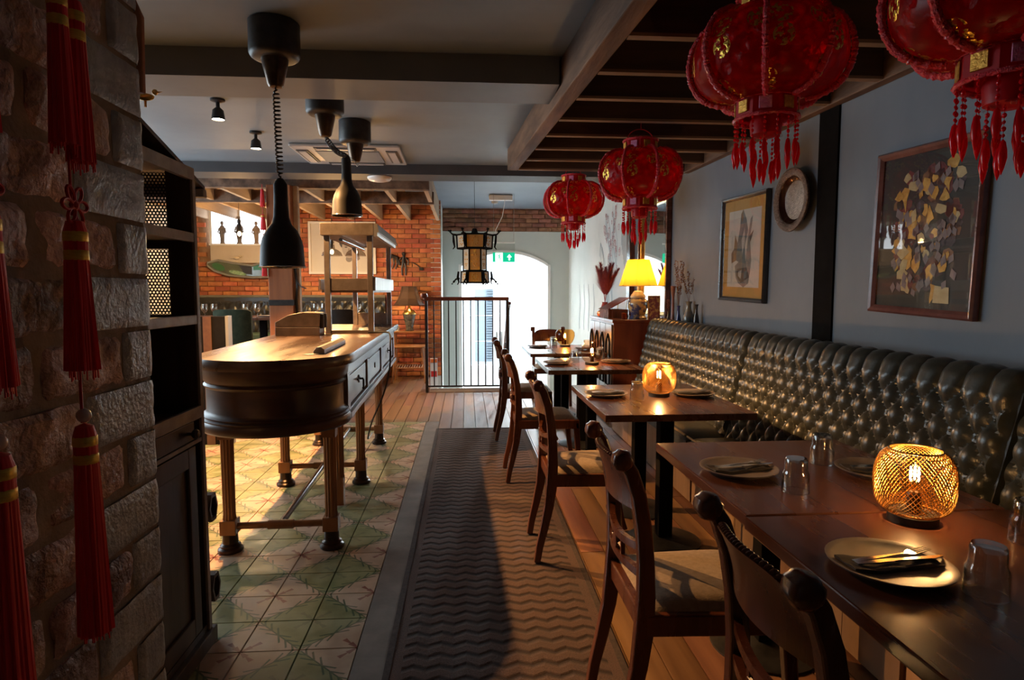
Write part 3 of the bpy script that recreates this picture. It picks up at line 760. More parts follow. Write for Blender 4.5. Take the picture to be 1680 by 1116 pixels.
# ---- buttoned leather bench, in bays
def bench_bay(label, y0, y1):
    t = thing('tufted_bench', label, 'bench', (0, y0, 0), 0, 'buttoned leather bench sections along the right wall')
    L_ = y1 - y0 - .012; su = .1125; n = max(2, round(L_ / su)); su = L_ / n; sv = .074
    # profile: (x, z) from seat junction up, then over the roll
    pr = [Vector((1.655, .44)), Vector((1.70, .66)), Vector((1.745, .86)), Vector((1.770, .965)), Vector((1.785, 1.02)), Vector((1.795, 1.058)), Vector((1.818, 1.083)), Vector((1.85, 1.088)), Vector((1.875, 1.07)), Vector((1.88, 1.03)), Vector((1.88, .90))]
    S = [0]
    for a, b in zip(pr, pr[1:]): S.append(S[-1] + (b - a).length)
    def at(s):
        for k in range(len(pr) - 1):
            if s <= S[k+1] or k == len(pr) - 2:
                f = (s - S[k]) / (S[k+1] - S[k]); p = pr[k].lerp(pr[k+1], f)
                d0 = (pr[k+1] - pr[max(k-0, 0)]).normalized(); d1 = (pr[min(k+2, len(pr)-1)] - pr[k]).normalized()
                d = d0.lerp(d1, f).normalized()
                return p, Vector((-d.y, d.x))
    s_top = .575                                    # last button row
    def hgt(y, s):
        if s <= s_top:
            u = y / su; v = (s_top - s) / (2 * sv)
            a, b = u + v, u - v
            return .036 * (abs(math.sin(PI*a)) * abs(math.sin(PI*b))) ** .5
        k = min(1, (s - s_top) / .10)
        return (.036 * (1 - k) + .014 * k) * abs(math.sin(PI * y / su)) ** .5 + .006 * k
    def f(u, v):
        y = u * L_ + .006; s = v * S[-1]
        e = min(u, 1-u) * L_
        p, nn = at(s); h = hgt(u * L_, s) * min(1, e / .03 + .15) - .03 * max(0, 1 - e / .025) ** 2
        return (p.x + nn.x * h, y, p.y + nn.y * h)
    nu = n * 10
    bk = MB().grid(f, nu, 92)
    bk.hexa([(1.62,.006,.30),(1.885,.006,.30),(1.885,L_+.006,.30),(1.62,L_+.006,.30)], [(1.80,.006,1.03),(1.878,.006,1.03),(1.878,L_+.006,1.03),(1.80,L_+.006,1.03)])
    back = bk.build('backrest', leather, t)
    bt = MB(); row = 0; s = s_top
    while s > .05:
        i = 0
        while True:
            y = (i + (.5 if row % 2 else 0)) * su
            if y > L_ - .02: break
            if y > .02:
                p, nn = at(s); bt.ball((p.x + nn.x*.003, y + .006, p.y + nn.y*.003), .0075, 8, 5)
            i += 1
        row += 1; s -= sv
    stuff(bt.build('buttons', leather, back))
    def seat(u, v):
        y = u * L_ + .006; q = (max(0, 1 - abs(2*u-1)**12) * max(0, 1 - abs(2*v-1)**7)) ** .5
        return (1.385 + .31*v, y, .41 + .055*q + .004*math.sin(y*9))
    MB().grid(seat, 40, 14).box(1.39, 1.69, .006, L_+.006, .35, .412).build('seat_cushion', leather_seat, t)
    MB().tube([(1.387, .01, .445), (1.387, L_, .445)], .007, 8).build('piping', M('brass_piping', (.32, .22, .10), (.42, .30, .15), rough=.5), t)
    b = MB(); k = max(2, round(L_ / .3)); w = L_ / k
    MB().box(1.44, 1.88, .006, L_+.006, 0, .35).build('plinth', wood_edge, t)
    for i in range(k): MB().box(1.424, 1.439, .006 + i*w + .002, .006 + (i+1)*w - .002, .01, .345).build('front_plank', wood_pale if False else M_plank, t)
    return t
M_plank = M('bench_front_plank', (.24, .14, .08), (.36, .22, .13), 6, (1, 1, .1), rough=.55, rv=.3)
bench_bay('bench section at the far end with gold-lit top roll, next to the sideboard', 3.80, 5.95)
bench_bay('long bench section of buttoned leather, directly below the large gold-flake picture', 1.86, 3.785)
bench_bay('bench section beside the front table, only its end showing at the frame edge', .15, 1.845)
tag(MB().hexa([(1.908,.1,.98),(WX(.1)-.003,.1,.98),(WX(5.95)-.003,5.95,.98),(1.908,5.95,.98)], [(1.908,.1,1.01),(WX(.1)-.003,.1,1.01),(WX(5.95)-.003,5.95,1.01),(1.908,5.95,1.01)]).box(1.912, 1.935, .1, 5.95, 0, .98).build('bench_ledge_shelf', wood_dark), 'dark wooden ledge behind the bench along the blue-grey wall, holding small vases', 'ledge')

# ---- serving counter (old bank-style table with rounded end), local axes: +Y runs away from camera
ctr = thing('serving_counter', 'long wooden serving counter with rounded near end on fluted legs', 'counter', (-.955, 3.20, 0), rad(1.6))
R0, LC = .375, 2.76
def dshape(r, y1=LC, n=24, inset=0):
    P = [(r*math.cos(-PI*k/n), r*math.sin(-PI*k/n)) for k in range(n + 1)]   # right side round the near end to the left
    return P + [(-r, y1), (r, y1)]
def ring(mb, prof, y1=LC, n=32, mi=0):
    """prof: list of (r, z) lofted as stacked D outlines, closed top and bottom"""
    k = n + 3; o = len(mb.v)
    for r, z in prof: mb.v += [(x, y, z) for x, y in dshape(r, y1 if r > .3 else y1, n)]
    for j in range(len(prof) - 1):
        for i in range(k):
            i2 = (i + 1) % k
            mb.f.append((o+j*k+i2, o+j*k+i, o+(j+1)*k+i, o+(j+1)*k+i2)); mb.m.append(mi); mb.s.append(i < n)
    mb.f.append(tuple(o + i for i in range(k))); mb.m.append(mi); mb.s.append(False)
    mb.f.append(tuple(o + (len(prof)-1)*k + i for i in range(k))[::-1]); mb.m.append(mi); mb.s.append(False)
    return mb
ring(MB(), [(.360,.998),(.380,1.000),(.384,1.012),(.384,1.040),(.378,1.050),(.36,1.0505)]).build('countertop', wood_top, ctr)
ap = ring(MB(), [(.335,.690),(.352,.694),(.360,.705),(.360,.735),(.352,.745),(.356,.752),(.346,.760),(.350,.768),(.336,.776),(.328,.79),(.328,.90),(.336,.906),(.340,.915),(.330,.925),(.345,.945),(.352,.985),(.352,.998)], y1=.02)
apron = ap.build('rounded_end_apron', wood_apron, ctr)
sd = MB().box(-.335, .315, .02, LC, .70, .998)
sd.box(.315, .343, .02, LC, .93, .998); sd.box(.315, .343, .02, LC, .70, .745)
for y in (.02, .80, 1.62, 2.68): sd.box(.315, .345, y, y + .08, .745, .93)
sd.box(.343, .362, .02, LC, .705, .735)
sd.box(-.362, -.335, .02, LC, .69, .745); sd.box(-.352, -.335, .02, LC, .93, .998)
side_mat = M('counter_side_lit', (.17, .12, .10), (.30, .225, .19), 7, (1, .1, 1), rough=.35, bump=.15, wear=((.10, .06, .045), .5), coat=.25)  # paler and greyer than the apron: door daylight put into colour
sd.build('side_frame', side_mat, ctr, bevel=.003)
for k, (a, b) in enumerate(((.10, .80), (.88, 1.62), (1.70, 2.68))):
    m_ = (a + b) / 2; hw_ = (b - a) / 2 - .035
    d_ = MB().box(.316, .330, m_ - hw_ - .02, m_ + hw_ + .02, .752, .924).box(.330, .337, m_ - hw_, m_ + hw_, .765, .912).build('drawer', side_mat, ctr, bevel=.003)
    if k == 1:
        MB().box(.337, .342, m_ - .012, m_ + .012, .82, .855).build('keyhole_plate', black_metal, d_)
    else:
        h_ = MB().box(.337, .343, m_ - .05, m_ + .05, .848, .858).box(.337, .343, m_ - .006, m_ + .006, .83, .875)
        h_.tube([(.343, m_, .852), (.362, m_, .852), (.366, m_, .845), (.366, m_, .80)], .006, 8).ball((.366, m_, .797), .009, 8, 6)
        h_.build('drop_handle', black_metal, d_)
def flute(a, t): return 1 - .13 * abs(math.cos(6 * a)) ** 2
def cleg(x, y, foot=True):
    lg = MB().box(-.036, .036, -.036, .036, .60, .692).lathe([(.034,.17),(.031,.20),(.033,.585),(.036,.60)], 48, 0, None, flute).build('leg', wood_leg, ctr, (x, y, 0))
    if foot:
        MB().box(-.040, .040, -.040, .040, .095, .172).build('block', wood_leg, lg, bevel=.003)
        MB().lathe([(.060,0),(.064,.008),(.062,.018),(.050,.026),(.052,.036),(.040,.046),(.038,.095)], 24).build('foot', M_foot, lg)
    else: MB().box(-.03, .03, -.03, .03, 0, .18).build('foot', wood_leg, lg)
M_foot = M('dark_cast_foot', (.03, .018, .012), (.07, .04, .026), 12, rough=.3, metal=.5)
for y in (.08, 1.20, 2.36):
    for x in (-.285, .235): cleg(x, y)
    rl = MB().cyl((-.25, y, .133), (.20, y, .133), .018, 14).cyl((-.09, y, .133), (.04, y, .133), .024, 14)
    rl.build('cross_pipe', wood_leg, ctr)
cleg(.16, .76, False)
MB().cyl((-.025, .09, .137), (-.025, 2.35, .137), .017, 14).build('long_pipe', bronze, ctr)
# stainless gantry on the counter
g = thing('pass_gantry', 'stainless steel pass shelf frame with two tiers standing on the counter', 'shelf', (-.860, 4.68, 1.0505), rad(.6))
for nm, x, y in (('p', -.155, 0), ('p', .155, 0), ('p', -.155, 1.20), ('p', .155, 1.20)):
    MB().box(x - .020, x + .020, y - .020, y + .020, 0, .72).build('upright', steel_dim, g, bevel=.002)
MB().box(-.135, .135, -.015, .015, 0, .022).build('foot_bar', steel_dim, g, bevel=.002); MB().box(-.135, .135, 1.19, 1.215, 0, .11).build('back_plate', steel_dim, g, bevel=.002)
sh_ = MB().box(-.195, .190, -.045, 1.26, .715, .805)
sh_.build('canopy', steel_dim, g, bevel=.004)
cv = MB()
pts = [(.190,.805),(.215,.80),(.228,.74),(.218,.735),(.214,.712),(.19,.708)]
cv.prism([(z, x) for x, z in pts], 0, 1.305, 0, Matrix.Translation((0, -.045, 0)) @ Matrix(((0,1,0,0),(0,0,1,0),(1,0,0,0),(0,0,0,1))))
cv.build('sloped_fascia', steel, g)
MB().box(-.205, .175, .02, 1.2, .300, .320).box(-.155, .155, -.012, .012, .320, .405).box(-.22, -.205, .0, 1.2, .32, .40).box(-.155, .155, 1.188, 1.212, .320, .405).build('middle_shelf', steel_dim, g, bevel=.002)
MB().box(.176, .192, -.012, 1.24, .315, .415).build('shelf_fascia', steel, g, bevel=.002)
MB().cyl((-.06, .03, .69), (-.06, 1.15, .69), .014, 10).build('heat_tube', chrome, g)
def bowl_at(x, y, z, mat, lb):
    o = MB().lathe([(.02,0),(.05,.006),(.075,.035),(.08,.05),(.076,.05),(.07,.034),(.045,.010),(.0,.008)], 24, 0, None, None, False).build('serving_bowl', mat, None, (x, y, z)); tag(o, lb, 'bowl'); return o
bowl_at(-.865, 5.55, 1.372, black_metal, 'dark bowl on the middle tier of the steel pass shelf')
o = tag(MB().lathe([(.012,0),(.03,.004),(.034,.03),(.03,.05),(.034,.065)], 16).tube([(.03,0,.05),(.055,0,.055),(.06,0,.03),(.032,0,.015)], .005, 6).build('milk_jug', chrome, None, (-.79, 5.3, 1.372)), 'small shiny steel jug on the middle tier of the pass shelf', 'jug')
# box, dispenser, cable on counter
bx = thing('ticket_machine', 'stainless steel wedge-shaped box with hinged lid standing on the counter', 'machine', (-1.175, 4.50, 1.0505), rad(1.6))
MB().box(-.15, .15, -.09, .09, 0, .062).build('base', steel_dim, bx, bevel=.004)
TPX = Matrix(((1,0,0,0),(0,0,-1,0),(0,1,0,0),(0,0,0,1)))
MB().prism([(-.15,.064),(.15,.064),(.155,.16),(.04,.165),(-.06,.145),(-.15,.095)], -.09, .09, 0, TPX).build('lid', steel_dim, bx, bevel=.004)
for y in (-.05, .05): MB().cyl((.156, y, .05), (.156, y, .15), .020, 12).build('roller', black_metal, bx)
ds = thing('film_dispenser', 'long grey film dispenser lying along the counter edge', 'dispenser', (-.735, 3.42, 1.0505), rad(1.5))
MB().prism([(-.028,0),(.028,0),(.026,.022),(.008,.036),(-.012,.034),(-.028,.014)], -.30, .32, 0, TPX @ Matrix.Identity(4) if False else Matrix(((1,0,0,0),(0,0,1,0),(0,1,0,0),(0,0,0,1)))).build('body', M('dispenser_grey', (.33, .30, .27), (.42, .39, .36), rough=.4), ds, bevel=.003)
MB().hexa([(-.028,-.30,.001),(.02,-.30,.001),(-.03,-.36,.001),(-.075,-.33,.001)], [(-.028,-.30,.003),(.02,-.30,.003),(-.03,-.36,.003),(-.075,-.33,.003)]).build('cutter_blade', steel, ds)
cp = [(-.72,4.62,1.058),(-.66,4.63,1.058),(-.585,4.62,1.06),(-.558,4.60,1.04),(-.553,4.56,.95),(-.556,4.52,.80),(-.60,4.5,.62),(-.70,4.6,.40),(-.78,4.9,.20),(-.80,5.3,.17)]
cc = []
for i in range(len(cp) - 1):
    p0, p1, p2, p3 = (Vector(cp[max(i-1,0)]), Vector(cp[i]), Vector(cp[i+1]), Vector(cp[min(i+2,len(cp)-1)]))
    for k in range(5):
        t = k/5; cc.append(.5*((2*p1)+(p2-p0)*t+(2*p0-5*p1+4*p2-p3)*t*t+(3*p1-p0-3*p2+p3)*t**3))
tag(MB().tube(cc, .006, 8).build('power_cord', black_metal), 'black power cord hanging from the steel pass shelf over the drawer fronts', 'cord')

# ---- heat lamps
def shade_prof(k=1.0):
    return [(.100,0),(.103,.004),(.101,.012),(.096,.10),(.088,.135),(.070,.175),(.045,.205),(.036,.235),(.032,.30),(.031,.385),(.024,.40),(.012,.415)]
def heat_lamp(label, x, y, zb, top, canopy, cord):
    t = thing('heat_lamp', label, 'lamp', (x, y, zb), 0, 'black pendant heat lamps over the counter')
    p = shade_prof(); inner = [(r - .004, z + .002) for r, z in p[1:9]][::-1]
    MB().lathe(p, 36, 0, None, None, False).lathe(inner, 36, 0, None, None, False).build('shade', lamp_black, t)
    MB().tube([(.103*math.cos(2*PI*k/40), .103*math.sin(2*PI*k/40), .004) for k in range(40)], .0035, 6, closed=True).build('rim', chrome, t)
    MB().ball((0, 0, .075), .045, 16, 10).build('heat_bulb', M('unlit_heat_bulb', (.30, .06, .04), rough=.2), t)
    return t
def canopy_parts(t, cx, cy, zt, h1=.14):
    """ceiling box, stepped collar, cone - coordinates relative to thing t"""
    c_ = MB().lathe([(.108,0),(.115,-.004),(.115,-h1),(.108,-h1-.014),(.10,-h1-.02),(.085,-h1-.024)], 32, 0, Matrix.Translation((cx, cy, zt))).build('ceiling_box', black_metal, t)
    MB().lathe([(.062,0),(.058,-.02),(.056,-.03),(.036,-.115),(.028,-.125),(.0,-.128)], 24, 0, Matrix.Translation((cx, cy, zt - h1 - .024)), None, False).build('cone', bronze, c_)
    return zt - h1 - .150
def coil(p, q, sag=0, turns=16, r=.014, wr=.0042):
    p, q = Vector(p), Vector(q); P = []
    n = turns * 10
    d = (q - p).normalized(); u = d.orthogonal().normalized(); w = d.cross(u)
    for k in range(n + 1):
        t = k / n; c_ = p.lerp(q, t) + Vector((0, 0, -sag * 4 * t * (1 - t)))
        a = 2 * PI * turns * t; rr = r * min(1, t * 12, (1 - t) * 12)
        P.append(c_ + u * math.cos(a) * rr + w * math.sin(a) * rr)
    return MB().tube(P, wr, 6)
la = heat_lamp('near black bell heat lamp hanging low over the rounded counter end', -.862, 3.02, 1.470, None, None, None)
ze = canopy_parts(la, -.02, .04, 2.599 - 1.470)
coil((-.02, .04, ze), (0, 0, .412), 0, 22).build('coiled_cord', black_metal, la)
lb_ = heat_lamp('far black bell heat lamp just above the steel pass shelf', -.812, 4.40, 1.875, None, None, None)
ze = canopy_parts(lb_, -.047, -.41, 2.599 - 1.875)
coil((-.047, -.41, ze), (0, 0, .412), .03, 16).build('coiled_cord', black_metal, lb_)
lc = thing('lamp_ceiling_mount', 'black ceiling mount with cone and hook, behind the far heat lamp', 'ceiling mount', (-.808, 4.74, 2.599))
ze = canopy_parts(lc, 0, 0, 0)
MB().tube([(0,0,ze+.03),(0,.0,ze-.01),(.012,0,ze-.03),(.02,0,ze-.015)], .005, 8).build('hook', chrome, lc)
MB().tube([(0, -.02, ze), (0, -.20, ze - .012), (-.004, -.33, 2.289 - 2.599)], .004, 6).build('stay_wire', black_metal, lc)

# ---- cabinet with perforated shelves behind the brick pillar (front faces +X)
cb = thing('display_cabinet', 'tall dark wooden cabinet with perforated end panels beside the brick pillar', 'cabinet', (-1.0, 1.36, 0))
W_, D_, H_ = 1.045, .45, 1.81      # along Y, depth to -X, height
mb = MB().box(-D_, 0, 0, .03, .06, H_).box(-D_, -D_ + .02, .03, W_ - .03, .06, H_)
mb.box(-D_, 0, .03, W_ - .03, .885, .905).box(-D_, 0, .03, W_ - .03, .06, .085)
mb.box(-D_ + .30, -.0, W_ - .03, W_, .06, .95).box(-D_, -D_ + .30, W_ - .03, W_, .06, .95)
mb.build('carcass', cab_wood, cb)
mb = MB()                        # far end panel frame round the two perforated openings
mb.box(-.085, 0, W_ - .03, W_, .95, H_); mb.box(-D_, -.40, W_ - .03, W_, .95, H_)
mb.box(-.40, -.085, W_ - .03, W_, .95, 1.275); mb.box(-.40, -.085, W_ - .03, W_, 1.515, 1.585); mb.box(-.40, -.085, W_ - .03, W_, 1.80, H_)
mb.build('end_frame', cab_wood, cb)
def perforated(z0, z1):
    mb = MB(); y = W_ - .017; p = .0125; r = .0042; row = 0; x1 = -.085; 
    zz = z0 + p * .43
    nz_ = int((z1 - z0) / (p * .866)); nx = int(.315 / p)
    for j in range(nz_):
        for i in range(nx):
            cx = x1 - p * (i + .5 + (.5 if j % 2 else 0)); cz = z0 + p * .866 * (j + .5)
            if cx < -.40: continue
            o = len(mb.v)
            for k in range(6):
                a = PI/6 + k*PI/3; R2 = p / math.sqrt(3)
                mb.v.append((cx + R2*math.cos(a), y, cz + R2*math.sin(a)))
            for k in range(6):
                a = PI/6 + k*PI/3; mb.v.append((cx + r*math.cos(a), y, cz + r*math.sin(a)))
            for k in range(6): mb.f.append((o+k, o+(k+1) % 6, o+6+(k+1) % 6, o+6+k)); mb.m.append(0); mb.s.append(False)
    return mb.build('perforated_panel', black_metal, cb)
perforated(1.275, 1.515); perforated(1.585, 1.80)
for z in (1.245, 1.545):
    s_ = MB().box(-D_ + .02, -.012, .03, W_ - .03, z, z + .02).build('shelf', cab_wood, cb)
    MB().box(-.012, .006, .0, W_, z - .006, z + .028).build('shelf_lip', cab_edge, s_, bevel=.002)
MB().box(-.012, .006, -.0, W_, H_ - .045, H_).box(-D_, -.012, 0, W_, H_ - .012, H_).build('top_rail', cab_edge, cb, bevel=.002)
for y in (0, W_ - .025): MB().box(-.006, .008, y, y + .025, .06, H_ - .045).build('stile', cab_edge, cb, bevel=.002)
MB().box(-.006, .010, .025, W_ - .025, .89, .935).box(-.004, .006, .025, W_ - .025, .80, .815).build('waist_rail', cab_edge, cb, bevel=.002)
for k in range(2):
    a, b = .03 + k * .47, .03 + k * .47 + .465
    dr = MB().box(-.02, .004, a, b, .818, .886).build('drawer_front', cab_wood, cb, bevel=.003)
    MB().lathe([(.006,0),(.006,.016),(.016,.024),(.018,.034),(.012,.042),(0,.044)], 16, 0, Matrix.Translation((.004, (a+b)/2 + (.17 if k else 0), .852)) @ Matrix.Rotation(PI/2, 4, 'Y')).build('knob', cab_wood, dr)
    d_ = MB().box(-.02, -.006, a, b, .095, .795)
    for q in ((a, a+.06, .095, .795), (b-.06, b, .095, .795), (a+.06, b-.06, .095, .165), (a+.06, b-.06, .725, .795)): d_.box(-.006, .006, q[0], q[1], q[2], q[3])
    dd = d_.build('door', cab_wood, cb, bevel=.003)
    yk = a + .035 if k else b - .035
    MB().lathe([(.006,0),(.006,.012),(.013,.020),(.014,.028),(.008,.034),(0,.035)], 16, 0, Matrix.Translation((.006, yk, .46)) @ Matrix.Rotation(PI/2, 4, 'Y')).build('knob', brass, dd)
MB().box(-D_, .02, -.02, W_ + .02, 0, .06).build('plinth', cab_wood, cb, bevel=.004)
hexo = [(.04*math.cos(PI/3*k), .062*math.sin(PI/3*k)) for k in range(6)]
hxi = [(x*.72, y*.72) for x, y in hexo]
for z in (.20, .52):
    mb = MB(); V = lambda P, x: [(x, W_ + .045 + px*1.0, z + pz_) for px, pz_ in P]
    o = len(mb.v); mb.v += V(hexo, -.05) + V(hexo, .012) + V(hxi, .012) + V(hxi, -.02)
    for k in range(6):
        k2 = (k+1) % 6
        for a, b in ((0, 6), (6, 12), (12, 18)): mb.f.append((a+k, a+k2, b+k2, b+k)); mb.m.append(0); mb.s.append(False)
    mb.f.append(tuple(range(6))[::-1]); mb.f.append(tuple(range(18, 24))); mb.m += [0, 0]; mb.s += [False, False]
    mb.build('hexagonal_bracket', cab_wood, cb)
rf = MB().hexa([(-.45,.60,1.93),(-.02,.60,1.93),(-.02,1.20,1.755),(-.45,1.20,1.755)], [(-.45,.60,1.945),(-.02,.60,1.945),(-.02,1.20,1.77),(-.45,1.20,1.77)])
rfo = rf.build('pitched_canopy', cab_wood, cb)
MB().box(-.45, -.015, 1.17, 1.205, 1.725, 1.757).build('eave_moulding', cab_edge, rfo, bevel=.003)
for x in (-.40, -.06): MB().box(x, x + .03, .66, .69, H_, 1.912).build('canopy_prop', cab_wood, rfo)
og = thing('carved_ornament', 'carved wooden arch with gold filigree on top of the dark cabinet', 'ornament', (-1.02, 1.985, 1.947))
pp = [(-.13, 0)] + [(.0 + .10*math.cos(PI/2 - k*PI/16) - .0, .16 + .14*math.sin(PI/2 - k*PI/16)) for k in range(0, 9)] + [(.10, 0)]
MB().prism([(-.02,.0),(.07,.0),(.075,.22),(.05,.28),(-.02,.30)], -.02, .0, 0, Matrix(((1,0,0,0),(0,0,1,0),(0,1,0,0),(0,0,0,1)))).build('arch', wood_old, og, bevel=.004)
mb = MB(); rg = random.Random(3)
for k in range(70): mb.ball((rg.uniform(-.02, .045), -.024, rg.uniform(.04, .24)), rg.uniform(.004, .008), 6, 4)
stuff(mb.build('gold_filigree', gold, og))
bd = thing('gilt_bird', 'small gilded bird perched beside the carved arch on the cabinet', 'ornament', (-.99, 2.06, 1.931))
MB().ball((0,0,.03), .014, 12, 8, 0, (2.0, .8, .8)).ball((.03,0,.045), .009, 10, 6).cyl((.036,0,.045), (.052,0,.047), .003, 6, 0, .0005).cyl((-.02,0,.032), (-.06,0,.05), .006, 6, 0, .002).cyl((0,0,0), (0,0,.02), .004, 6).build('body', gold, bd)

# ================================================================ LAMPS, LANTERNS, TABLEWARE
def add_bulb(t, z, s=1.0, glow=True):
    so = MB().lathe([(.018*s,0),(.018*s,.045*s),(.014*s,.055*s)], 16, 0, Matrix.Translation((0,0,z))).build('socket', bronze, t)
    zb = z + .055*s
    b = MB().lathe([(.012*s,0),(.016*s,.012*s),(.028*s,.036*s),(.031*s,.055*s),(.026*s,.076*s),(.012*s,.088*s),(0,.091*s)], 20, 0, Matrix.Translation((0,0,zb)), None, False).build('bulb', bulb_glass, t)
    f = MB()
    for k in range(3):
        a = .9 + k*2*PI/3
        f.lathe([(0,0),(.0022*s,.004*s),(.0034*s,.022*s),(.0022*s,.040*s),(0,.044*s)], 8, 0, Matrix.Translation((.0105*s*math.cos(a), .0105*s*math.sin(a), zb+.026*s)), None, False)
    f.build('filament', filament, b)
    return zb + .05*s
def lamp_base(t, r):
    MB().lathe([(r,0),(r,.020),(r-.004,.024),(0,.0245)], 32).build('base', black_metal, t)
def mesh_lamp(label, loc, power):
    t = thing('mesh_table_lamp', label, 'table lamp', loc, 0, 'gold wire mesh table lamps')
    lamp_base(t, .060)
    prof = [(.064,.026),(.082,.040),(.092,.062),(.0955,.095),(.0955,.125),(.090,.155),(.078,.178),(.062,.192)]
    def at(u):
        q = u * (len(prof) - 1); i = min(int(q), len(prof) - 2); f = q - i
        p0, p1, p2, p3 = [prof[max(0, min(len(prof)-1, j))] for j in (i-1, i, i+1, i+2)]
        return tuple(.5*((2*b)+(c_-a)*f+(2*a-5*b+4*c_-d)*f*f+(3*b-a-3*c_+d)*f**3) for a, b, c_, d in zip(p0, p1, p2, p3))
    w = MB(); n = 52
    for k in range(n):
        for s_ in (-1, 1):
            P = []
            for j in range(19):
                u = j / 18; r, z = at(u); a = 2*PI*(k/n) + s_*u*1.9
                P.append(((r + .0008*s_)*math.cos(a), (r + .0008*s_)*math.sin(a), z))
            w.tube(P, .00105, 4)
    sh = w.build('wire_mesh_shade', wire_gold, t)
    for r, z in ((.064,.026),(.062,.192)):
        MB().tube([(r*math.cos(2*PI*k/48), r*math.sin(2*PI*k/48), z) for k in range(48)], .0025, 8, closed=True).build('rim', wire_gold, sh)
    z = add_bulb(t, .0245, 1.0)
    light('lamp_light', 'POINT', (0, 0, z), power, WARM, .012, parent=t)
    return t
mesh_lamp('gold wire mesh lamp glowing on the front table', (1.185, 1.535, .75), 2.6)
mesh_lamp('gold wire mesh lamp glowing on the middle table', (1.118, 3.52, .75), 3.2)
def glass_lamp(name, label, loc, prof, mat, power, z0=.0245):
    t = thing(name, label, 'table lamp', loc)
    lamp_base(t, .058)
    MB().lathe(prof, 32, 0, None, None, False).build('glass_shade', mat, t)
    z = add_bulb(t, z0, .9)
    light('lamp_light', 'POINT', (0, 0, z), power, WARM, .012, parent=t)
glass_lamp('glass_table_lamp', 'rose copper ribbed glass lamp on the fourth table', (1.045, 5.10, .75), [(.060,.026),(.080,.045),(.090,.075),(.092,.105),(.090,.14),(.080,.165),(.070,.18),(.070,.205)], copper_glass, 5)
glass_lamp('glass_table_lamp', 'round amber glass lamp on the last table', (1.085, 6.78, .75), [(.055,.026),(.080,.05),(.098,.085),(.108,.125),(.104,.16),(.085,.185),(.075,.19)], amber_glass, 5)

# ---- place settings
plate_me = MB().lathe([(0,.004),(.07,.004),(.075,0),(.085,0),(.088,.004),(.118,.012),(.126,.017),(.1275,.020),(.124,.0205),(.112,.016),(.09,.009),(.0,.008)], 40, 0, None, None, False).mesh('plate', plate_mat)
nk = MB()
def nkf(u, v, top):
    x = -.106 + .208*u; y = (-.036 + .072*v)*(1 + .12*math.sin(u*7)); r2 = (x/.105)**2
    z = .0092 + .0078*r2
    if top: z += .0045 + .0016*math.sin(v*9 + u*4) + .0012*math.sin(u*17) + (.004 if .62 < u < .9 and v < .5 else 0)
    return (x, y, z)
nk.grid(lambda u, v: nkf(u, v, True), 24, 10).grid(lambda u, v: nkf(u, v, False), 24, 10)
for v_ in (0, 1): nk.grid(lambda u, v: tuple(a*(1-v)+b*v for a, b in zip(nkf(u, v_, False), nkf(u, v_, True))), 24, 1, sm=False)
for u_ in (0, 1): nk.grid(lambda u, v: tuple(a*(1-v)+b*v for a, b in zip(nkf(u_, u, False), nkf(u_, u, True))), 10, 1, sm=False)
napkin_me = nk.mesh('napkin', napkin_mat)
kn = MB().prism([(-.11,-.006),(-.02,-.007),(-.01,-.005),(.08,-.009),(.105,-.003),(.108,.004),(-.01,.005),(-.02,.007),(-.11,.006)], -.0015, .0018)
knife_me = kn.mesh('knife', chrome)
fk = MB().prism([(-.10,-.005),(-.05,-.006),(.02,-.0025),(.045,-.004),(.055,-.011),(.066,-.012),(.066,.012),(.055,.011),(.045,.004),(.02,.0025),(-.05,.006),(-.10,.005)], -.001, .0015)
for k in range(4):
    y = -.0098 + k*.0065
    fk.hexa(*[[(.066,y-.0016,z-.001),(.108,y-.0012,z+.004),(.108,y+.0012,z+.004),(.066,y+.0016,z-.001)] for z in (0,.002)])
fork_me = fk.mesh('fork', chrome)
def setting(x, y, rz, where, zt=.75):
    c_, s_ = math.cos(rz), math.sin(rz)
    def pl(name, me, dx, dy, z, r, label, cat, group, tilt=0):
        tag(put(name, me, None, (x + dx*c_ - dy*s_, y + dx*s_ + dy*c_, zt + z), (0, tilt, rz + r)), label + ' ' + where, cat, group)
    pl('plate', plate_me, 0, 0, .0004, 0, 'grey stoneware plate', 'plate', 'stoneware plates')
    pl('napkin', napkin_me, 0, 0, .0008, 0, 'dark folded napkin on plate', 'napkin', 'folded napkins on the plates')
    pl('knife', knife_me, .02, -.010, .0245, .05, 'table knife lying on napkin', 'knife', 'knives on the napkins')
    pl('fork', fork_me, .01, .012, .0245, .16, 'steel fork lying on napkin', 'fork', 'forks on the napkins')
setting(.925, 1.262, rad(3), 'at the front table beside the inverted tumbler')
setting(.915, 2.00, rad(8), 'at the aisle side of the table with two tumblers')
setting(1.372, 1.955, rad(-5), 'half hidden behind the front mesh lamp')
setting(.815, 3.56, rad(6), 'at the aisle side of the middle table')
setting(1.322, 3.53, rad(3), 'at the bench side of the middle table')
setting(.765, 5.16, rad(4), 'at the aisle side of the copper glass lamp table')
setting(1.270, 5.20, rad(2), 'at the bench side of the copper glass lamp table')
setting(.775, 6.72, rad(4), 'at the aisle side of the last table')
setting(1.25, 6.42, rad(2), 'at the bench side of the last table')
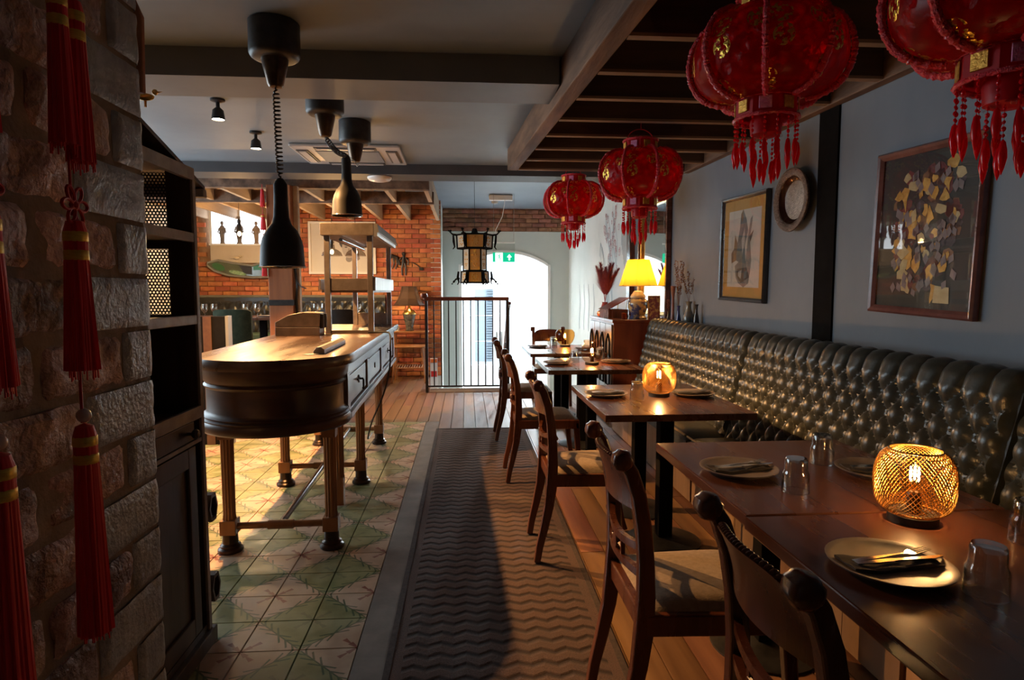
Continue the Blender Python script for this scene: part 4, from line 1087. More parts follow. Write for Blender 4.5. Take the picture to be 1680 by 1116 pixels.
# inverted stacking tumblers: wide mouth down, narrower stepped base up
tp = [(.0405,0),(.0400,.002),(.0385,.052),(.0375,.058),(.0345,.064),(.0335,.070),(.0318,.100),(.0290,.1045),(.010,.105),(0,.1045)]
ti = [(.0385,.0015),(.0368,.052),(.0325,.066),(.0302,.094),(.020,.0955),(0,.0955)]
tumb_me = MB().lathe(tp, 36, 0, None, None, False).lathe(ti, 36, 0, None, None, False).tube([(.0395*math.cos(2*PI*k/36), .0395*math.sin(2*PI*k/36), .0016) for k in range(36)], .0014, 6, closed=True).mesh('tumbler', clear_glass)
for x, y, where in ((1.040, 1.135, 'beside the plate of the front table'), (1.360, 1.375, 'on the front table near the bench, cut by the frame edge'),
                    (1.000, 1.790, 'beside the aisle plate of the second table'), (1.258, 2.085, 'near the bench on the second table'),
                    (.955, 3.405, 'beside the aisle plate of the middle table'), (1.285, 3.74, 'at the bench side of the lamp on the middle table'),
                    (.925, 5.25, 'at the aisle side of the copper glass lamp'), (1.180, 5.42, 'at the bench side of the copper glass lamp'),
                    (1.21, 5.53, 'behind its twin at the bench side of the copper glass lamp'), (.935, 6.62, 'at the aisle side of the round amber lamp'), (.965, 6.86, 'at the aisle side of the round amber lamp, set back')):
    tag(put('tumbler', tumb_me, None, (x, y, .7504)), 'clear inverted tumbler ' + where, 'glass', 'inverted tumblers on the tables')

# ---- red festival lanterns
def make_lantern():
    t = thing('red_lantern', '', 'lantern', group='red festival lanterns hung under the ceiling joists')
    Rq, rc, hz, NS = .268, .105, .152, 8
    def pr(u): return rc + (Rq - rc) * math.sin(PI*u) ** .82, -hz * math.cos(PI*u)
    panel = MB()
    def pf(u, v):
        r, z = pr(v); a = (u - .5) * 2*PI/NS
        chord = math.cos(PI/NS) / math.cos(a); bulge = 1 + .03*math.cos(a*NS/2)
        rr = r * (.55*chord + .45) * bulge - .006
        return (rr*math.cos(a), rr*math.sin(a), z)
    pme = panel.grid(pf, 8, 16).mesh('panel', red_panel)
    rg = random.Random(2); P = []; R_l = []
    for j in range(101):
        u = .02 + .96*j/100; r, z = pr(u); P.append((r + .006, rg.uniform(-.0012, .0012), z * 1.02)); R_l.append(.0105 + rg.uniform(-.0022, .0022))
    rme = MB().tube(P, R_l, 8).mesh('rib', red_tinsel)
    for k in range(NS):
        put('panel', pme, t, (0,0,0), (0, 0, 2*PI*(k+.5)/NS)); put('rib', rme, t, (0,0,0), (0, 0, 2*PI*k/NS))
    col = [(rc - .006, -.002), (rc + .004, 0), (rc + .002, .066), (rc - .008, .068)]
    for nm, z in (('upper_collar', hz - .008), ('lower_collar', -hz - .060)):
        c_ = MB().lathe(col, 8, 0, Matrix.Translation((0, 0, z)) @ Matrix.Rotation(PI/8, 4, 'Z'), None, False, False).build(nm, red_fabric, t)
        for k in range(NS):
            a = 2*PI*(k + .5)/NS + PI/8; Tm = Matrix.Translation((0,0,z+.034)) @ Matrix.Rotation(2*PI*k/NS, 4, 'Z') @ Matrix.Translation((rc*.955 + .004, 0, 0)) @ Matrix.Rotation(PI/2, 4, 'Y')
            MB().lathe([(.030,0),(.028,.003),(.0,.004)], 4, 0, Tm @ Matrix.Rotation(PI/4, 4, 'Z'), None, True, False).build('medallion', pink_patch if k % 4 == 1 else M_goldp, c_)
    for z in (hz - .01, -hz - .062, hz + .060, -hz + .006):
        MB().tube([((rc+.003)*math.cos(2*PI*k/48), (rc+.003)*math.sin(2*PI*k/48), z) for k in range(48)], [.007 + .002*math.sin(k*2.7) for k in range(48)], 6, closed=True).build('tinsel_trim', red_tinsel, t)
    sm = MB(); z = 0
    for k in range(5): sm.ball((0,0,-.008 - .013*k), .0052 if k % 2 else .0038, 8, 6)
    sm.tube([(0,0,0),(0,0,-.075)], .0008, 4)
    sm.lathe([(0,-.066),(.006,-.072),(.0095,-.088),(.0105,-.103),(.006,-.122),(.0015,-.134),(0,-.137)], 10, 0, None, None, False)
    sm.v = [(x, y, z*1.2) for x, y, z in sm.v]; sme = sm.mesh('bead_strand', red_bead)
    for k in range(16):
        a = 2*PI*k/16; put('bead_strand', sme, t, (rc*math.cos(a), rc*math.sin(a), -hz - .062 - (.0 if k % 2 else .006)), (0, 0, a))
    for k in range(7):
        a = 2*PI*k/7; put('bead_strand', sme, t, (.045*math.cos(a), .045*math.sin(a), -hz - .115 - .01*(k % 3)), (0, 0, a))
    MB().lathe([(0,-hz-.045),(.05,-hz-.05),(.056,-hz-.075),(.052,-hz-.115),(.03,-hz-.125),(0,-hz-.127)], 16, 0, None, lambda a, q: 1 + .06*math.sin(8*a)).build('tassel_ball', red_fabric, t)
    cbm = MB().ball((0, 0, 0), .007, 8, 6).mesh('crystal_bead', clear_bead)
    for k in range(8): put('crystal_bead', cbm, t, (.05*math.cos(PI*k/4), .05*math.sin(PI*k/4), -hz-.122))
    MB().tube([(.09*math.cos(PI*k/14), 0, hz + .06 + .075*math.sin(PI*k/14)) for k in range(15)], .003, 6).build('hanging_loop', red_cord, t)
    return t
M_goldp = M('gold_sequin_patch', (.55, .26, .04), (.80, .45, .08), 90, rough=.35, metal=.7, bump=.5)
lan0 = make_lantern()
LZ = .212 + .075
for i, (x, y, z, rz, lb) in enumerate((
        (1.300, 1.44, 2.075, .25, 'red lantern over the front table, cut off by the frame corner'),
        (1.080, 2.22, 2.190, .30, 'large red lantern in front of the wall plate, second from the camera'),
        (1.120, 4.00, 2.107, .12, 'red lantern with its cord loop visible, hanging third along the row'),
        (.978, 5.68, 2.190, .42, 'last red lantern of the row, over the sideboard end, glowing against the white wall'))):
    o = lan0 if i == 0 else dup(lan0, lb)
    o['label'] = lb; o.location = (x, y, z); o.rotation_euler = (0, 0, rz)
    zt = (jz(y) if y < 2.5 else 2.6) - z
    zt += .012
    h = MB().tube([(0,0,.283),(.004,0,(zt + .283)/2),(0,0,max(zt, .29))], .002, 5).build('hanging_wire', red_cord, o)

# ---- tassel garlands on the brick pillar
def tassel(t, x, y, ztop, zbot, r, seed, bands=2):
    rg = random.Random(seed); ph = [rg.uniform(0, 6.28) for _ in range(6)]
    def fn(a, q): return 1 + q * (.10*math.sin(11*a + ph[0]) + .08*math.sin(17*a + ph[1]) + .06*math.sin(29*a + ph[2]))
    L_ = ztop - zbot; T = Matrix.Translation((x, y, ztop))
    pr = [(0,0),(r*.60,-.004),(r*.80,-.016),(r*.80,-.05)] + [(r*(.82 + .30*(k/10)), -.05 - (L_-.05)*k/10) for k in range(11)] + [(r*.5, -L_ + .004), (0, -L_ + .02)]
    f = MB().lathe(pr, 72, 0, T, fn, False)
    for k in range(26):
        a = rg.uniform(0, 2*PI); q = r * rg.uniform(.6, 1.12)
        f.tube([(x + r*.8*math.cos(a), y + r*.8*math.sin(a), ztop - L_*.4), (x + q*math.cos(a), y + q*math.sin(a), zbot - rg.uniform(.0, .014))], .0009, 4)
    fo = f.build('tassel', red_thread, t)
    for k in range(bands):
        z = -.020 - .022*k
        MB().lathe([(r*.80,z-.008),(r*.84,z-.007),(r*.84,z+.003),(r*.80,z+.004)], 32, 0, T, None, False).build('gold_band', gold_thread, fo)
    return fo
def knot(t, x, y, z, s=1.0):
    k_ = MB()
    for k in range(6):
        a = k*PI/3
        k_.tube([(x + .001, y + s*(.004*math.cos(a) + .009*math.cos(a)*(1-math.cos(q*PI/6)) - .0055*math.sin(a)*math.sin(q*PI/6)), z + s*(.004*math.sin(a) + .009*math.sin(a)*(1-math.cos(q*PI/6)) + .0055*math.cos(a)*math.sin(q*PI/6))) for q in range(12)], .0020, 6, closed=True)
    k_.ball((x, y, z), .005*s, 8, 6)
    return k_.build('flower_knot', red_cord, t)
def garland(label, x, y, first, dy=.012):
    t = thing('tassel_garland', label, 'garland', (x, y, 0), 0, 'red tassel garlands on the brick pillar')
    c_ = MB().tube([(0, .0, 2.599), (0, 0, 1.75), (.001, .0, 1.45)], .0016, 6).tube([(0,0,1.27),(0,0,1.20)], .0018, 6)
    c_.build('cord', red_cord, t)
    if first == 2:
        knot(t, .004, 0, 1.735, 1.3)
        tassel(t, .004, -.012, 1.712, 1.530, .0125, 1); tassel(t, .006, .016, 1.706, 1.515, .0130, 2)
    else:
        knot(t, .004, 0, 1.74, 1.3); tassel(t, .003, 0, 1.72, 1.515, .0135, 3)
    knot(t, .004, 0, 1.462, 1.1)
    tassel(t, .003, .001, 1.447, 1.265, .0155, 4 + first)
    MB().ball((.002, 0, 1.209), .0085, 14, 10).build('pearl_bead', pearl, t)
    tassel(t, .002, 0, 1.200, .935, .0160, 8 + first)
garland('red tassel garland with a single tassel on top, cut by the frame edge', -.470, .648, 1)
garland('red tassel garland with a pair of tassels on top, near the pillar corner', -.468, .785, 2)

# ================================================================ WALL PIECES ON THE RIGHT
def on_wall(t, yc, zc, off=0.0, roll=0):
    """frame of reference on the right wall: local x runs along the wall away from the camera's left (towards -Y), local y is up, local z out of the wall"""
    M3 = Matrix(((0, 0, -1), (-1, 0, 0), (0, 1, 0))).to_4x4()
    t.matrix_world = Matrix.Translation((WX(yc) - off, yc, zc)) @ Matrix.Rotation(WROT, 4, 'Z') @ M3 @ Matrix.Rotation(roll, 4, 'Z')
def frame_pic(name, label, yc, zc, w, h, fw, depth, fmat, roll, lip=None):
    t = thing(name, label, 'picture'); on_wall(t, yc, zc, .004, roll)
    mb = MB(); W2, H2 = w/2, h/2
    prof = [(0, 0), (0, depth*.75), (fw*.25, depth), (fw*.6, depth*.85), (fw, depth*.5), (fw, 0)]
    o = len(mb.v)
    for (sx, sy) in ((-1,-1),(1,-1),(1,1),(-1,1)):
        for a, d in prof: mb.v.append((sx*(W2 - a), sy*(H2 - a), d))
    k = len(prof)
    for c_ in range(4):
        c2 = (c_ + 1) % 4
        for j in range(k - 1): mb.f.append((o+c_*k+j, o+c2*k+j, o+c2*k+j+1, o+c_*k+j+1)); mb.m.append(0); mb.s.append(False)
    mb.build('frame', fmat, t)
    return t, W2 - fw, H2 - fw
frame_wine = M('wine_lacquer_frame', (.14, .05, .04), (.24, .095, .075), 8, rough=.25, coat=.5)
frame_black = M('black_lacquer_frame', (.02, .016, .015), (.05, .04, .036), 8, rough=.25, coat=.5)
bp, W2, H2 = frame_pic('large_picture', 'large framed picture of gold flakes and mauve diamonds on dark ground', 2.715, 1.635, .640, .775, .036, .035, frame_wine, rad(-2.2))
MB().box(-W2-.004, W2+.004, -H2-.004, H2+.004, 0, .010).build('backing_board', M('art_ground', (.022, .018, .014), (.040, .033, .025), 3, rough=.6), bp)
ra = random.Random(11); art = MB()
def flake(cx, cy, s, n, mi, z, irr=.5, el=1.0):
    ph = ra.uniform(0, 6.28)
    P = [(cx + s*(1 + ra.uniform(-irr, irr))*math.cos(ph + 2*PI*k/n), cy + s*el*(1 + ra.uniform(-irr, irr))*math.sin(ph + 2*PI*k/n)) for k in range(n)]
    art.prism(P, z, z + .0006, mi)
for k in range(120):
    u, v = ra.uniform(-.86, .86), ra.uniform(-.80, .84)
    if v < -.1 and abs(u) > .75 - .2 * abs(v): continue
    flake(u*W2*.80, v*H2*.92, ra.uniform(.018, .034), 6, ra.choice((2, 3, 3, 4)), .0102, .3)
for k in range(112):
    v = ra.uniform(-.86, .88); u = ra.uniform(-.80, .80)
    cx, cy = u*W2*.85, v*H2*.95
    if k % 2: flake(cx, cy, ra.uniform(.011, .031), ra.choice((6, 7, 9)), 0 if ra.random() < .6 else 5, .0112 + k*.00001, .55, ra.uniform(.8, 1.7))
    else:
        a = ra.uniform(-.5, .5); s = ra.uniform(.015, .021)
        P = [(cx + s*q*math.cos(a) - s*1.5*r*math.sin(a), cy + s*q*math.sin(a) + s*1.5*r*math.cos(a)) for q, r in ((1,0),(0,1),(-1,0),(0,-1))]
        art.prism(P, .0125, .0131, 1)
art.prism([(W2*.30,-H2*.92),(W2*.62,-H2*.92),(W2*.60,-H2*.72),(W2*.32,-H2*.70)], .0125, .0131, 5)
stuff(art.build('flake_pattern', [M('gold_leaf', (.42, .20, .035), (.60, .34, .085), 30, rough=.4, metal=.5, bump=.3), M('mauve_diamond', (.22, .15, .15), (.30, .22, .22), 12, rough=.5),
    M('maroon_shape', (.16, .012, .014), (.26, .03, .02), 8, rough=.5), M('dark_plum', (.05, .022, .03), (.085, .04, .045), 8, rough=.5), M('rust_brush', (.22, .075, .02), (.30, .11, .035), 8, rough=.5), M('cream_leaf', (.50, .34, .15), (.62, .46, .23), 20, rough=.45, metal=.2)], bp))
MB().box(-W2, W2, -H2, H2, .016, .018).build('glass', picture_glass, bp)
sp_, W2, H2 = frame_pic('small_picture', 'smaller framed picture of a grey-blue craggy form on an ochre mount', 4.45, 1.672, .700, .775, .030, .035, frame_black, rad(-1.6))
MB().box(-W2-.004, W2+.004, -H2-.004, H2+.004, 0, .008).build('mount', M('ochre_mount', (.50, .27, .05), (.56, .31, .07), 3, rough=.6), sp_)
MB().box(-W2+.075, W2-.075, -H2+.075, H2-.075, .008, .009).build('sheet', M('art_paper', (.60, .56, .50), (.66, .62, .56), 3, rough=.8), sp_)
art = MB()
def poly(P, mi, z): art.prism([(x*.105/10, y*.105/10) for x, y in P], z, z + .0005, mi)
poly([(-6,-24),(2,-27),(9,-24),(11,-16),(12,-8),(4,-10),(-4,-8),(-12,-12),(-10,-20)], 1, .0092)
poly([(-10,-8),(-4,-10),(4,-10),(2,2),(6,12),(3,20),(-2,27),(-5,24),(-6,14),(-9,4)], 0, .0095)
poly([(4,-10),(12,-8),(9,6),(12,22),(9,20),(6,8)], 1, .0096)
poly([(-17,-10),(-10,-8),(-9,4),(-13,10),(-14,0),(-18,-3)], 2, .0097)
poly([(-5,24),(-2,27),(-1,22),(-3,18)], 2, .0099); poly([(-3,6),(1,14),(2,4),(-1,-4)], 4, .0100)
poly([(-8,-14),(6,-13),(10,-20),(-2,-24),(-9,-19)], 3, .0101); poly([(-6,-16),(-1,-15),(-2,-21),(-6,-19)], 4, .0103); poly([(3,-16),(7,-15),(6,-20),(2,-21)], 0, .0104)
poly([(8,8),(14,12),(10,4)], 3, .0104)
art.build('ink_form', [M('ink_blue_grey', (.12, .15, .16), (.20, .23, .24), 20, rough=.7), M('ink_grey', (.20, .19, .18), (.30, .28, .26), 20, rough=.7), M('ink_rust', (.30, .15, .07), (.22, .16, .12), 20, rough=.7), M('ink_dark', (.08, .07, .065), (.14, .12, .11), 20, rough=.7), M('ink_white', (.5, .48, .45), (.4, .38, .36), 20, rough=.7)], sp_)
MB().box(-W2, W2, -H2, H2, .014, .016).build('glass', picture_glass, sp_)
wp = thing('wall_plate_charger', 'round engraved metal charger plate hung on the blue-grey wall by the dark post', 'wall plate'); on_wall(wp, 3.775, 1.925, .006)
pewter = M('engraved_pewter', (.30, .29, .28), (.50, .48, .46), 45, rough=.32, metal=.8, bump=.8, bs=120)
rim_m = M('plate_rim_bronze', (.10, .062, .045), (.21, .145, .11), 60, rough=.35, metal=.7, bump=.8, bs=140)
MB().lathe([(.145,.040),(.150,.046),(.188,.052),(.194,.050),(.196,.042),(.190,.034),(.15,.03)], 56, 0, None, None, False).build('rim', rim_m, wp)
MB().lathe([(.118,.012),(.125,.014),(.146,.041)], 56, 0, None, None, False).build('well_wall', M('plate_well_dark', (.05, .018, .012), (.08, .03, .02), 20, rough=.2, metal=.5), wp)
MB().lathe([(0,.016),(.06,.015),(.12,.012),(.12,.0),(0,0)], 56, 0, None, None, False).build('well', pewter, wp)
mt = thing('tall_mirror', 'tall mirror in dark wood and gilt frame on the wall behind the lamp', 'mirror'); on_wall(mt, 6.40, 1.70, .004)
mb = MB()
for a in ((-.46,-.42,-.62,.62),(.42,.46,-.62,.62),(-.42,.42,.58,.62),(-.42,.42,-.62,-.58)): mb.box(a[0], a[1], a[2], a[3], 0, .05)
mb.build('frame', wood_dark, mt, bevel=.006)
mb = MB()
for a in ((-.42,-.385,-.58,.58),(.385,.42,-.58,.58),(-.385,.385,.545,.58),(-.385,.385,-.58,-.545)): mb.box(a[0], a[1], a[2], a[3], 0, .035)
mb.build('gilt_slip', gold, mt, bevel=.004)
MB().box(-.385, .385, -.545, .545, .004, .012).build('glass', mirror_mat, mt)

# ---- sideboard and what stands on it
sb = thing('carved_sideboard', 'dark carved sideboard with pointed gothic arch doors behind the last table', 'sideboard', (1.43, 6.02, 0))
MB().box(.015, .49, .0, 1.10, .06, 1.05).build('carcass', wood_red, sb, bevel=.004)
MB().box(0, .50, -.015, 1.12, 1.05, 1.08).build('top', wood_red, sb, bevel=.006)
MB().box(.03, .48, .02, 1.08, 0, .06).build('plinth', wood_dark, sb)
gd_mat = M('sideboard_door_wood', (.14, .10, .085), (.22, .165, .14), 8, (1, 1, .15), rough=.3, coat=.4)
for k in range(4):
    y0 = .02 + k*.27; d_ = MB().box(-.003, .015, y0, y0 + .255, .10, 1.03).build('door', gd_mat, sb, bevel=.003)
    yc_ = y0 + .1275; arch = [(-.075,-.30),(.075,-.30),(.075,.08)]
    for q in range(7): a = q/6*PI/3; arch.append((-.075 + .15*math.cos(a), .08 + .15*math.sin(a)))
    for q in range(6, -1, -1): a = q/6*PI/3; arch.append((.075 - .15*math.cos(a), .08 + .15*math.sin(a)))
    pts = [(-.006, yc_ + x, .72 + z) for x, z in arch]
    MB().tube(pts, .011, 6, closed=True).build('arch_moulding', black_paint, d_)
    MB().ball((-.012, yc_ + (.11 if k % 2 == 0 else -.11), .62), .011, 10, 8).build('knob', brass, d_)
SBZ = 1.0802
tl = thing('ginger_jar_lamp', 'blue and cream ginger jar table lamp with lit yellow shade on the sideboard', 'table lamp', (1.755, 6.27, SBZ))
jar = M('ginger_jar_glaze', (.07, .08, .17), (.55, .42, .20), 11, rough=.12, lo=.46, hi=.54, coat=.6)
MB().lathe([(.085,0),(.088,.012),(.080,.02),(.070,.035),(.078,.06),(.103,.12),(.108,.155),(.100,.185),(.075,.205),(.064,.215)], 36).build('jar', jar, tl)
MB().lathe([(.076,.212),(.080,.222),(.074,.240),(.055,.262),(.050,.275),(.030,.285),(.012,.288),(.010,.33)], 32).build('lid', M('ivory_glaze', (.60, .48, .28), (.70, .58, .36), 12, rough=.2, coat=.5), tl)
sh_prof = [(.196,.335),(.112,.600)]
MB().lathe(sh_prof, 8, 0, None, None, False, False).build('shade', translucent('yellow_shade', (.88, .50, .05), .72, .8), tl, rot=(0, 0, PI/8))
MB().tube([(.198*math.cos(PI/8 + k*PI/4), .198*math.sin(PI/8 + k*PI/4), .335) for k in range(8)], .004, 6, closed=True).build('shade_trim', M('shade_trim', (.75, .55, .2)), tl)
MB().ball((0,0,.42), .03, 14, 10).build('bulb', bulb_warm, tl)
light('lamp_light', 'POINT', (0, 0, .45), 3.6, (1, .58, .18), .035, parent=tl)
plume_pot = thing('pampas_vase', 'vase of dark red pampas plumes on the sideboard, against the white wall', 'vase', (1.56, 6.93, SBZ))
MB().lathe([(.035,0),(.05,.03),(.052,.08),(.035,.13),(.03,.15),(.036,.16)], 20).build('vase', M('rose_glass_pot', (.30, .06, .06), rough=.2), plume_pot)
plm = M('pampas_plume', (.26, .045, .06), (.36, .08, .10), 40, rough=.95); rp = random.Random(5)
for k in range(6):
    lean = (-.10 + .05*k, rp.uniform(-.05, .06)); hgt_ = rp.uniform(.42, .60); mb = MB()
    mid = [(lean[0]*(q/10)**1.5, lean[1]*(q/10), .14 + (hgt_-.14)*q/10) for q in range(11)]
    mb.tube(mid, .002, 5)
    for j in range(560):
        q = .25 + .75*rp.random(); i = min(9, int(q*10)); b_ = Vector(mid[i]).lerp(Vector(mid[i+1]), q*10 - i)
        a = rp.uniform(0, 6.28); l = .10*(1.2 - q)*2 * rp.uniform(.5, 1)
        e = b_ + Vector((math.cos(a)*l*.75, math.sin(a)*l*.75, l*.9)); s_ = Vector((-math.sin(a), math.cos(a), 0))*.0028
        mb.add([b_ - s_, b_ + s_, e], [(0, 1, 2)])
    mb.build('plume', plm, plume_pot)
bxo = thing('desk_box', 'wooden desk box with propped sloping lid on the sideboard', 'box', (1.565, 6.52, SBZ), rad(8))
MB().box(-.11, .11, -.13, .13, 0, .012).box(-.11, -.10, -.13, .13, .012, .09).box(.10, .11, -.13, .13, .012, .09).box(-.10, .10, .12, .13, .012, .09).box(-.10, .10, -.13, -.12, .012, .09).build('body', wood_dark, bxo, bevel=.002)
MB().hexa([(-.125,-.14,.092),(-.115,-.14,.088),(.125,-.14,.212),(.115,-.14,.216)][:4], [(-.125,.14,.092),(-.115,.14,.088),(.125,.14,.212),(.115,.14,.216)]).build('lid', wood_red, bxo)
MB().cyl((.09,.12,.09), (.10,.12,.20), .004, 6).cyl((.09,-.12,.09), (.10,-.12,.20), .004, 6).build('lid_stay', brass, bxo)
tag(MB().lathe([(.02,0),(.04,.01),(.052,.035),(.045,.06),(.02,.075),(.008,.08)], 20, 0, None, lambda a, q: 1 + .05*math.sin(6*a)).build('copper_ornament', copper, None, (1.475, 6.72, SBZ)), 'shiny copper gourd ornament at the far front corner of the sideboard', 'ornament')
tag(MB().lathe([(.022,0),(.025,.004),(.030,.06),(.032,.062),(.028,.06),(.022,.008),(0,.006)], 20, 0, None, None, False).build('copper_cup', copper, None, (1.585, 6.16, SBZ)), 'small copper cup beside the ginger jar lamp', 'cup')
fr = thing('standing_picture', 'small gilt-edged floral picture standing behind the ginger jar lamp', 'picture', (1.850, 6.035, SBZ), rad(-10))
MB().box(-.052, .052, -.006, .006, 0, .23).build('panel', M('floral_panel', (.20, .05, .06), (.55, .36, .12), 28, lo=.5, hi=.6, rough=.4), fr)
mb = MB()
for a in ((-.060,-.052,0,.238),(.052,.060,0,.238),(-.052,.052,.23,.238)): mb.box(a[0], a[1], -.009, .009, a[2], a[3])
mb.build('frame', gold, fr)
# little vases on the ledge behind the bench
LZ_ = 1.0102
def vase(label, y, prof, mat, stems=None, x=None):
    x = x or WX(y) - .050
    t = thing('bud_vase', label, 'vase', (x, y, LZ_), 0)
    MB().lathe([(r*.92, z*1.45) for r, z in prof], 24).build('body', mat, t)
    return t
def dried(t, z0, n, h, col, seed, spread=.05):
    z0 *= 1.45; h *= 1.35; n += 2
    r_ = random.Random(seed); m_ = M('dried_stem_%d' % seed, col, tuple(q*1.6 for q in col), 30, rough=.9)
    for k in range(n):
        l = r_.uniform(-spread, spread)*.5, r_.uniform(-spread, spread*1.2); hh = h*r_.uniform(.7, 1); mb = MB()
        P = [(max(-.04, min(.04, l[0]*q/8)), l[1]*q/8, z0 + hh*q/8) for q in range(9)]
        mb.tube(P, .0014, 5)
        for j in range(22):
            q = r_.uniform(.35, 1)*7.99; i = int(q); c_ = Vector(P[i]).lerp(Vector(P[i+1]), q-i)
            a = r_.uniform(0, 6.28); mb.ball((c_.x + .008*math.cos(a), c_.y + .012*math.sin(a), c_.z), .0055, 6, 4, 0, (1, 1, .7))
        mb.build('dried_stem', m_, t)
v1 = vase('small gold-lit flask vase on the bench ledge beside the tall mirror', 5.86, [(.03,0),(.036,.01),(.03,.04),(.012,.075),(.012,.10),(.018,.11)], M('dark_gold_glaze', (.10, .06, .02), (.16, .10, .04), rough=.15, coat=.5))
dried(v1, .1, 2, .10, (.16, .05, .03), 31, .04)
v2 = vase('slim blue vase holding tall brown seed heads', 5.60, [(.024,0),(.03,.01),(.026,.06),(.014,.10),(.014,.14),(.02,.15)], M('cobalt_glaze', (.03, .04, .14), (.05, .06, .2), rough=.12, coat=.6))
dried(v2, .14, 5, .34, (.16, .065, .025), 32, .10)
v2b = vase('tall slender reddish vase on the ledge beside the tall mirror', 5.76, [(.022,0),(.026,.02),(.016,.10),(.014,.20),(.026,.27),(.030,.275)], M('terracotta_glaze', (.24, .08, .05), (.34, .13, .08), rough=.3, coat=.3), x=WX(5.76) - .045)
v3 = vase('round patterned vase with dried branches on the bench ledge', 5.36, [(.030,0),(.034,.006),(.052,.06),(.050,.09),(.026,.13),(.022,.16),(.032,.18)], M('cloisonne_glaze', (.10, .12, .15), (.20, .17, .10), 26, rough=.2, coat=.6))
dried(v3, .17, 3, .22, (.12, .055, .03), 33, .12)
v4 = vase('dark slim bottle vase at the open end of the vase row', 5.19, [(.022,0),(.028,.01),(.030,.05),(.022,.09),(.012,.12),(.012,.15),(.02,.165)], M('charcoal_glaze', (.03, .03, .034), (.05, .05, .055), rough=.2, coat=.4))

# ================================================================ ENTRANCE SIDE
rl = thing('landing_railing', 'dark metal balustrade with wooden handrail at the head of the entrance steps', 'railing', (-.52, 8.35, 0))
LN = 1.07
MB().box(-.045, LN + .02, -.035, .035, 1.235, 1.285).build('handrail', wood_red, rl, bevel=.012)
MB().lathe([(.0,0),(.045,.01),(.055,.04),(.045,.07),(0,.08)], 20, 0, Matrix.Translation((-.045, .0, 1.26))).build('handrail_knob', wood_red, rl)
MB().box(-.02, LN, -.012, .012, .075, .095).build('bottom_rail', black_metal, rl)
for x in (-.012, LN): MB().box(x - .018, x + .018, -.018, .018, 0, 1.235).build('newel_post', black_metal, rl)
for k in range(1, 11): x = -.012 + k*(LN + .012)/11; MB().box(x - .008, x + .008, -.008, .008, .095, 1.235).build('baluster', black_metal, rl)
sr = thing('stair_handrail', 'sloping dark stair handrail with thin balusters going down to the doors', 'railing', (.585, 8.42, 0))
MB().tube([(0, .0, 1.20), (0, .30, 1.10), (0, 1.40, .25)], .022, 10).build('handrail', wood_red, sr)
for k in range(5): y = .12 + k*.27; MB().box(-.007, .007, y - .007, y + .007, -.88, 1.17 - max(0, y-.30)*.773 - min(y, .3)*.33).build('baluster', black_metal, sr)
structure(MB().box(-.50, .62, 8.40, 8.425, -.20, .045).build('trim_3', white_gloss))
# wall notice by the railing
nb = thing('fire_notice_stand', 'white and red fire point board standing low behind the railing', 'sign', (-.47, 8.75, 0))
MB().box(-.04, .06, 0, .03, -.013, .42).build('board', white_gloss, nb); MB().box(-.03, .05, -.004, 0, .16, .24).build('red_patch', M('fire_red', (.65, .03, .03)), nb); MB().box(-.035, .055, -.004, 0, .36, .41).build('orange_band', M('fire_orange', (.75, .2, .04)), nb)
structure(MB().box(-.56, -.40, 8.70, 8.84, -.9, -.013).build('trim_4', paint_white))

# ---- hanging palace lantern: three hexagonal tiers
pl_ = thing('palace_lantern', 'black hexagonal palace lantern with painted glass panels hanging above the steps', 'lantern', (.115, 8.25, 1.78), rad(27))
pane_l = translucent('painted_lantern_glass', (.80, .52, .20), .6, .3, (16, .34), transp=.15)
pane_w = translucent('milk_lantern_glass', (.80, .78, .74), .6, .3, None, transp=.2)
for (r0, r1, z0, z1, fr_) in ((.225, .235, .14, .315, .024), (.150, .150, -.15, .14, .022), (.185, .175, -.305, -.16, .022)):
    for k in range(6):
        a0, a1 = PI/6 + k*PI/3 + .06, PI/6 + (k+1)*PI/3 + .06
        P = lambda r, a, z: Vector((r*math.cos(a), r*math.sin(a), z))
        A, B, C_, D = P(r0, a0, z0), P(r0, a1, z0), P(r1, a1, z1), P(r1, a0, z1)
        f = MB()
        for p, q in ((A, B), (B, C_), (C_, D), (D, A)): f.cyl(p, q, fr_*.5, 6)
        fo = f.build('tier_frame', black_paint, pl_)
        cen = (A + B + C_ + D)/4; q4 = [cen + (v_ - cen)*.90 for v_ in (A, B, C_, D)]
        MB().add(q4, [(0, 1, 2, 3)]).add([v_*.985 for v_ in q4], [(3, 2, 1, 0)]).build('glass_panel', pane_l if k in (0, 3) else pane_w, fo)
        rr = MB()
        for q in range(8):
            t_ = 2*PI*q/8; c_ = cen + (B - A)*.16*math.cos(t_) + (D - A)*.28*math.sin(t_); rr.ball(tuple(c_*1.01), .010, 6, 4)
        rr.build('fretwork', M_goldp, fo)
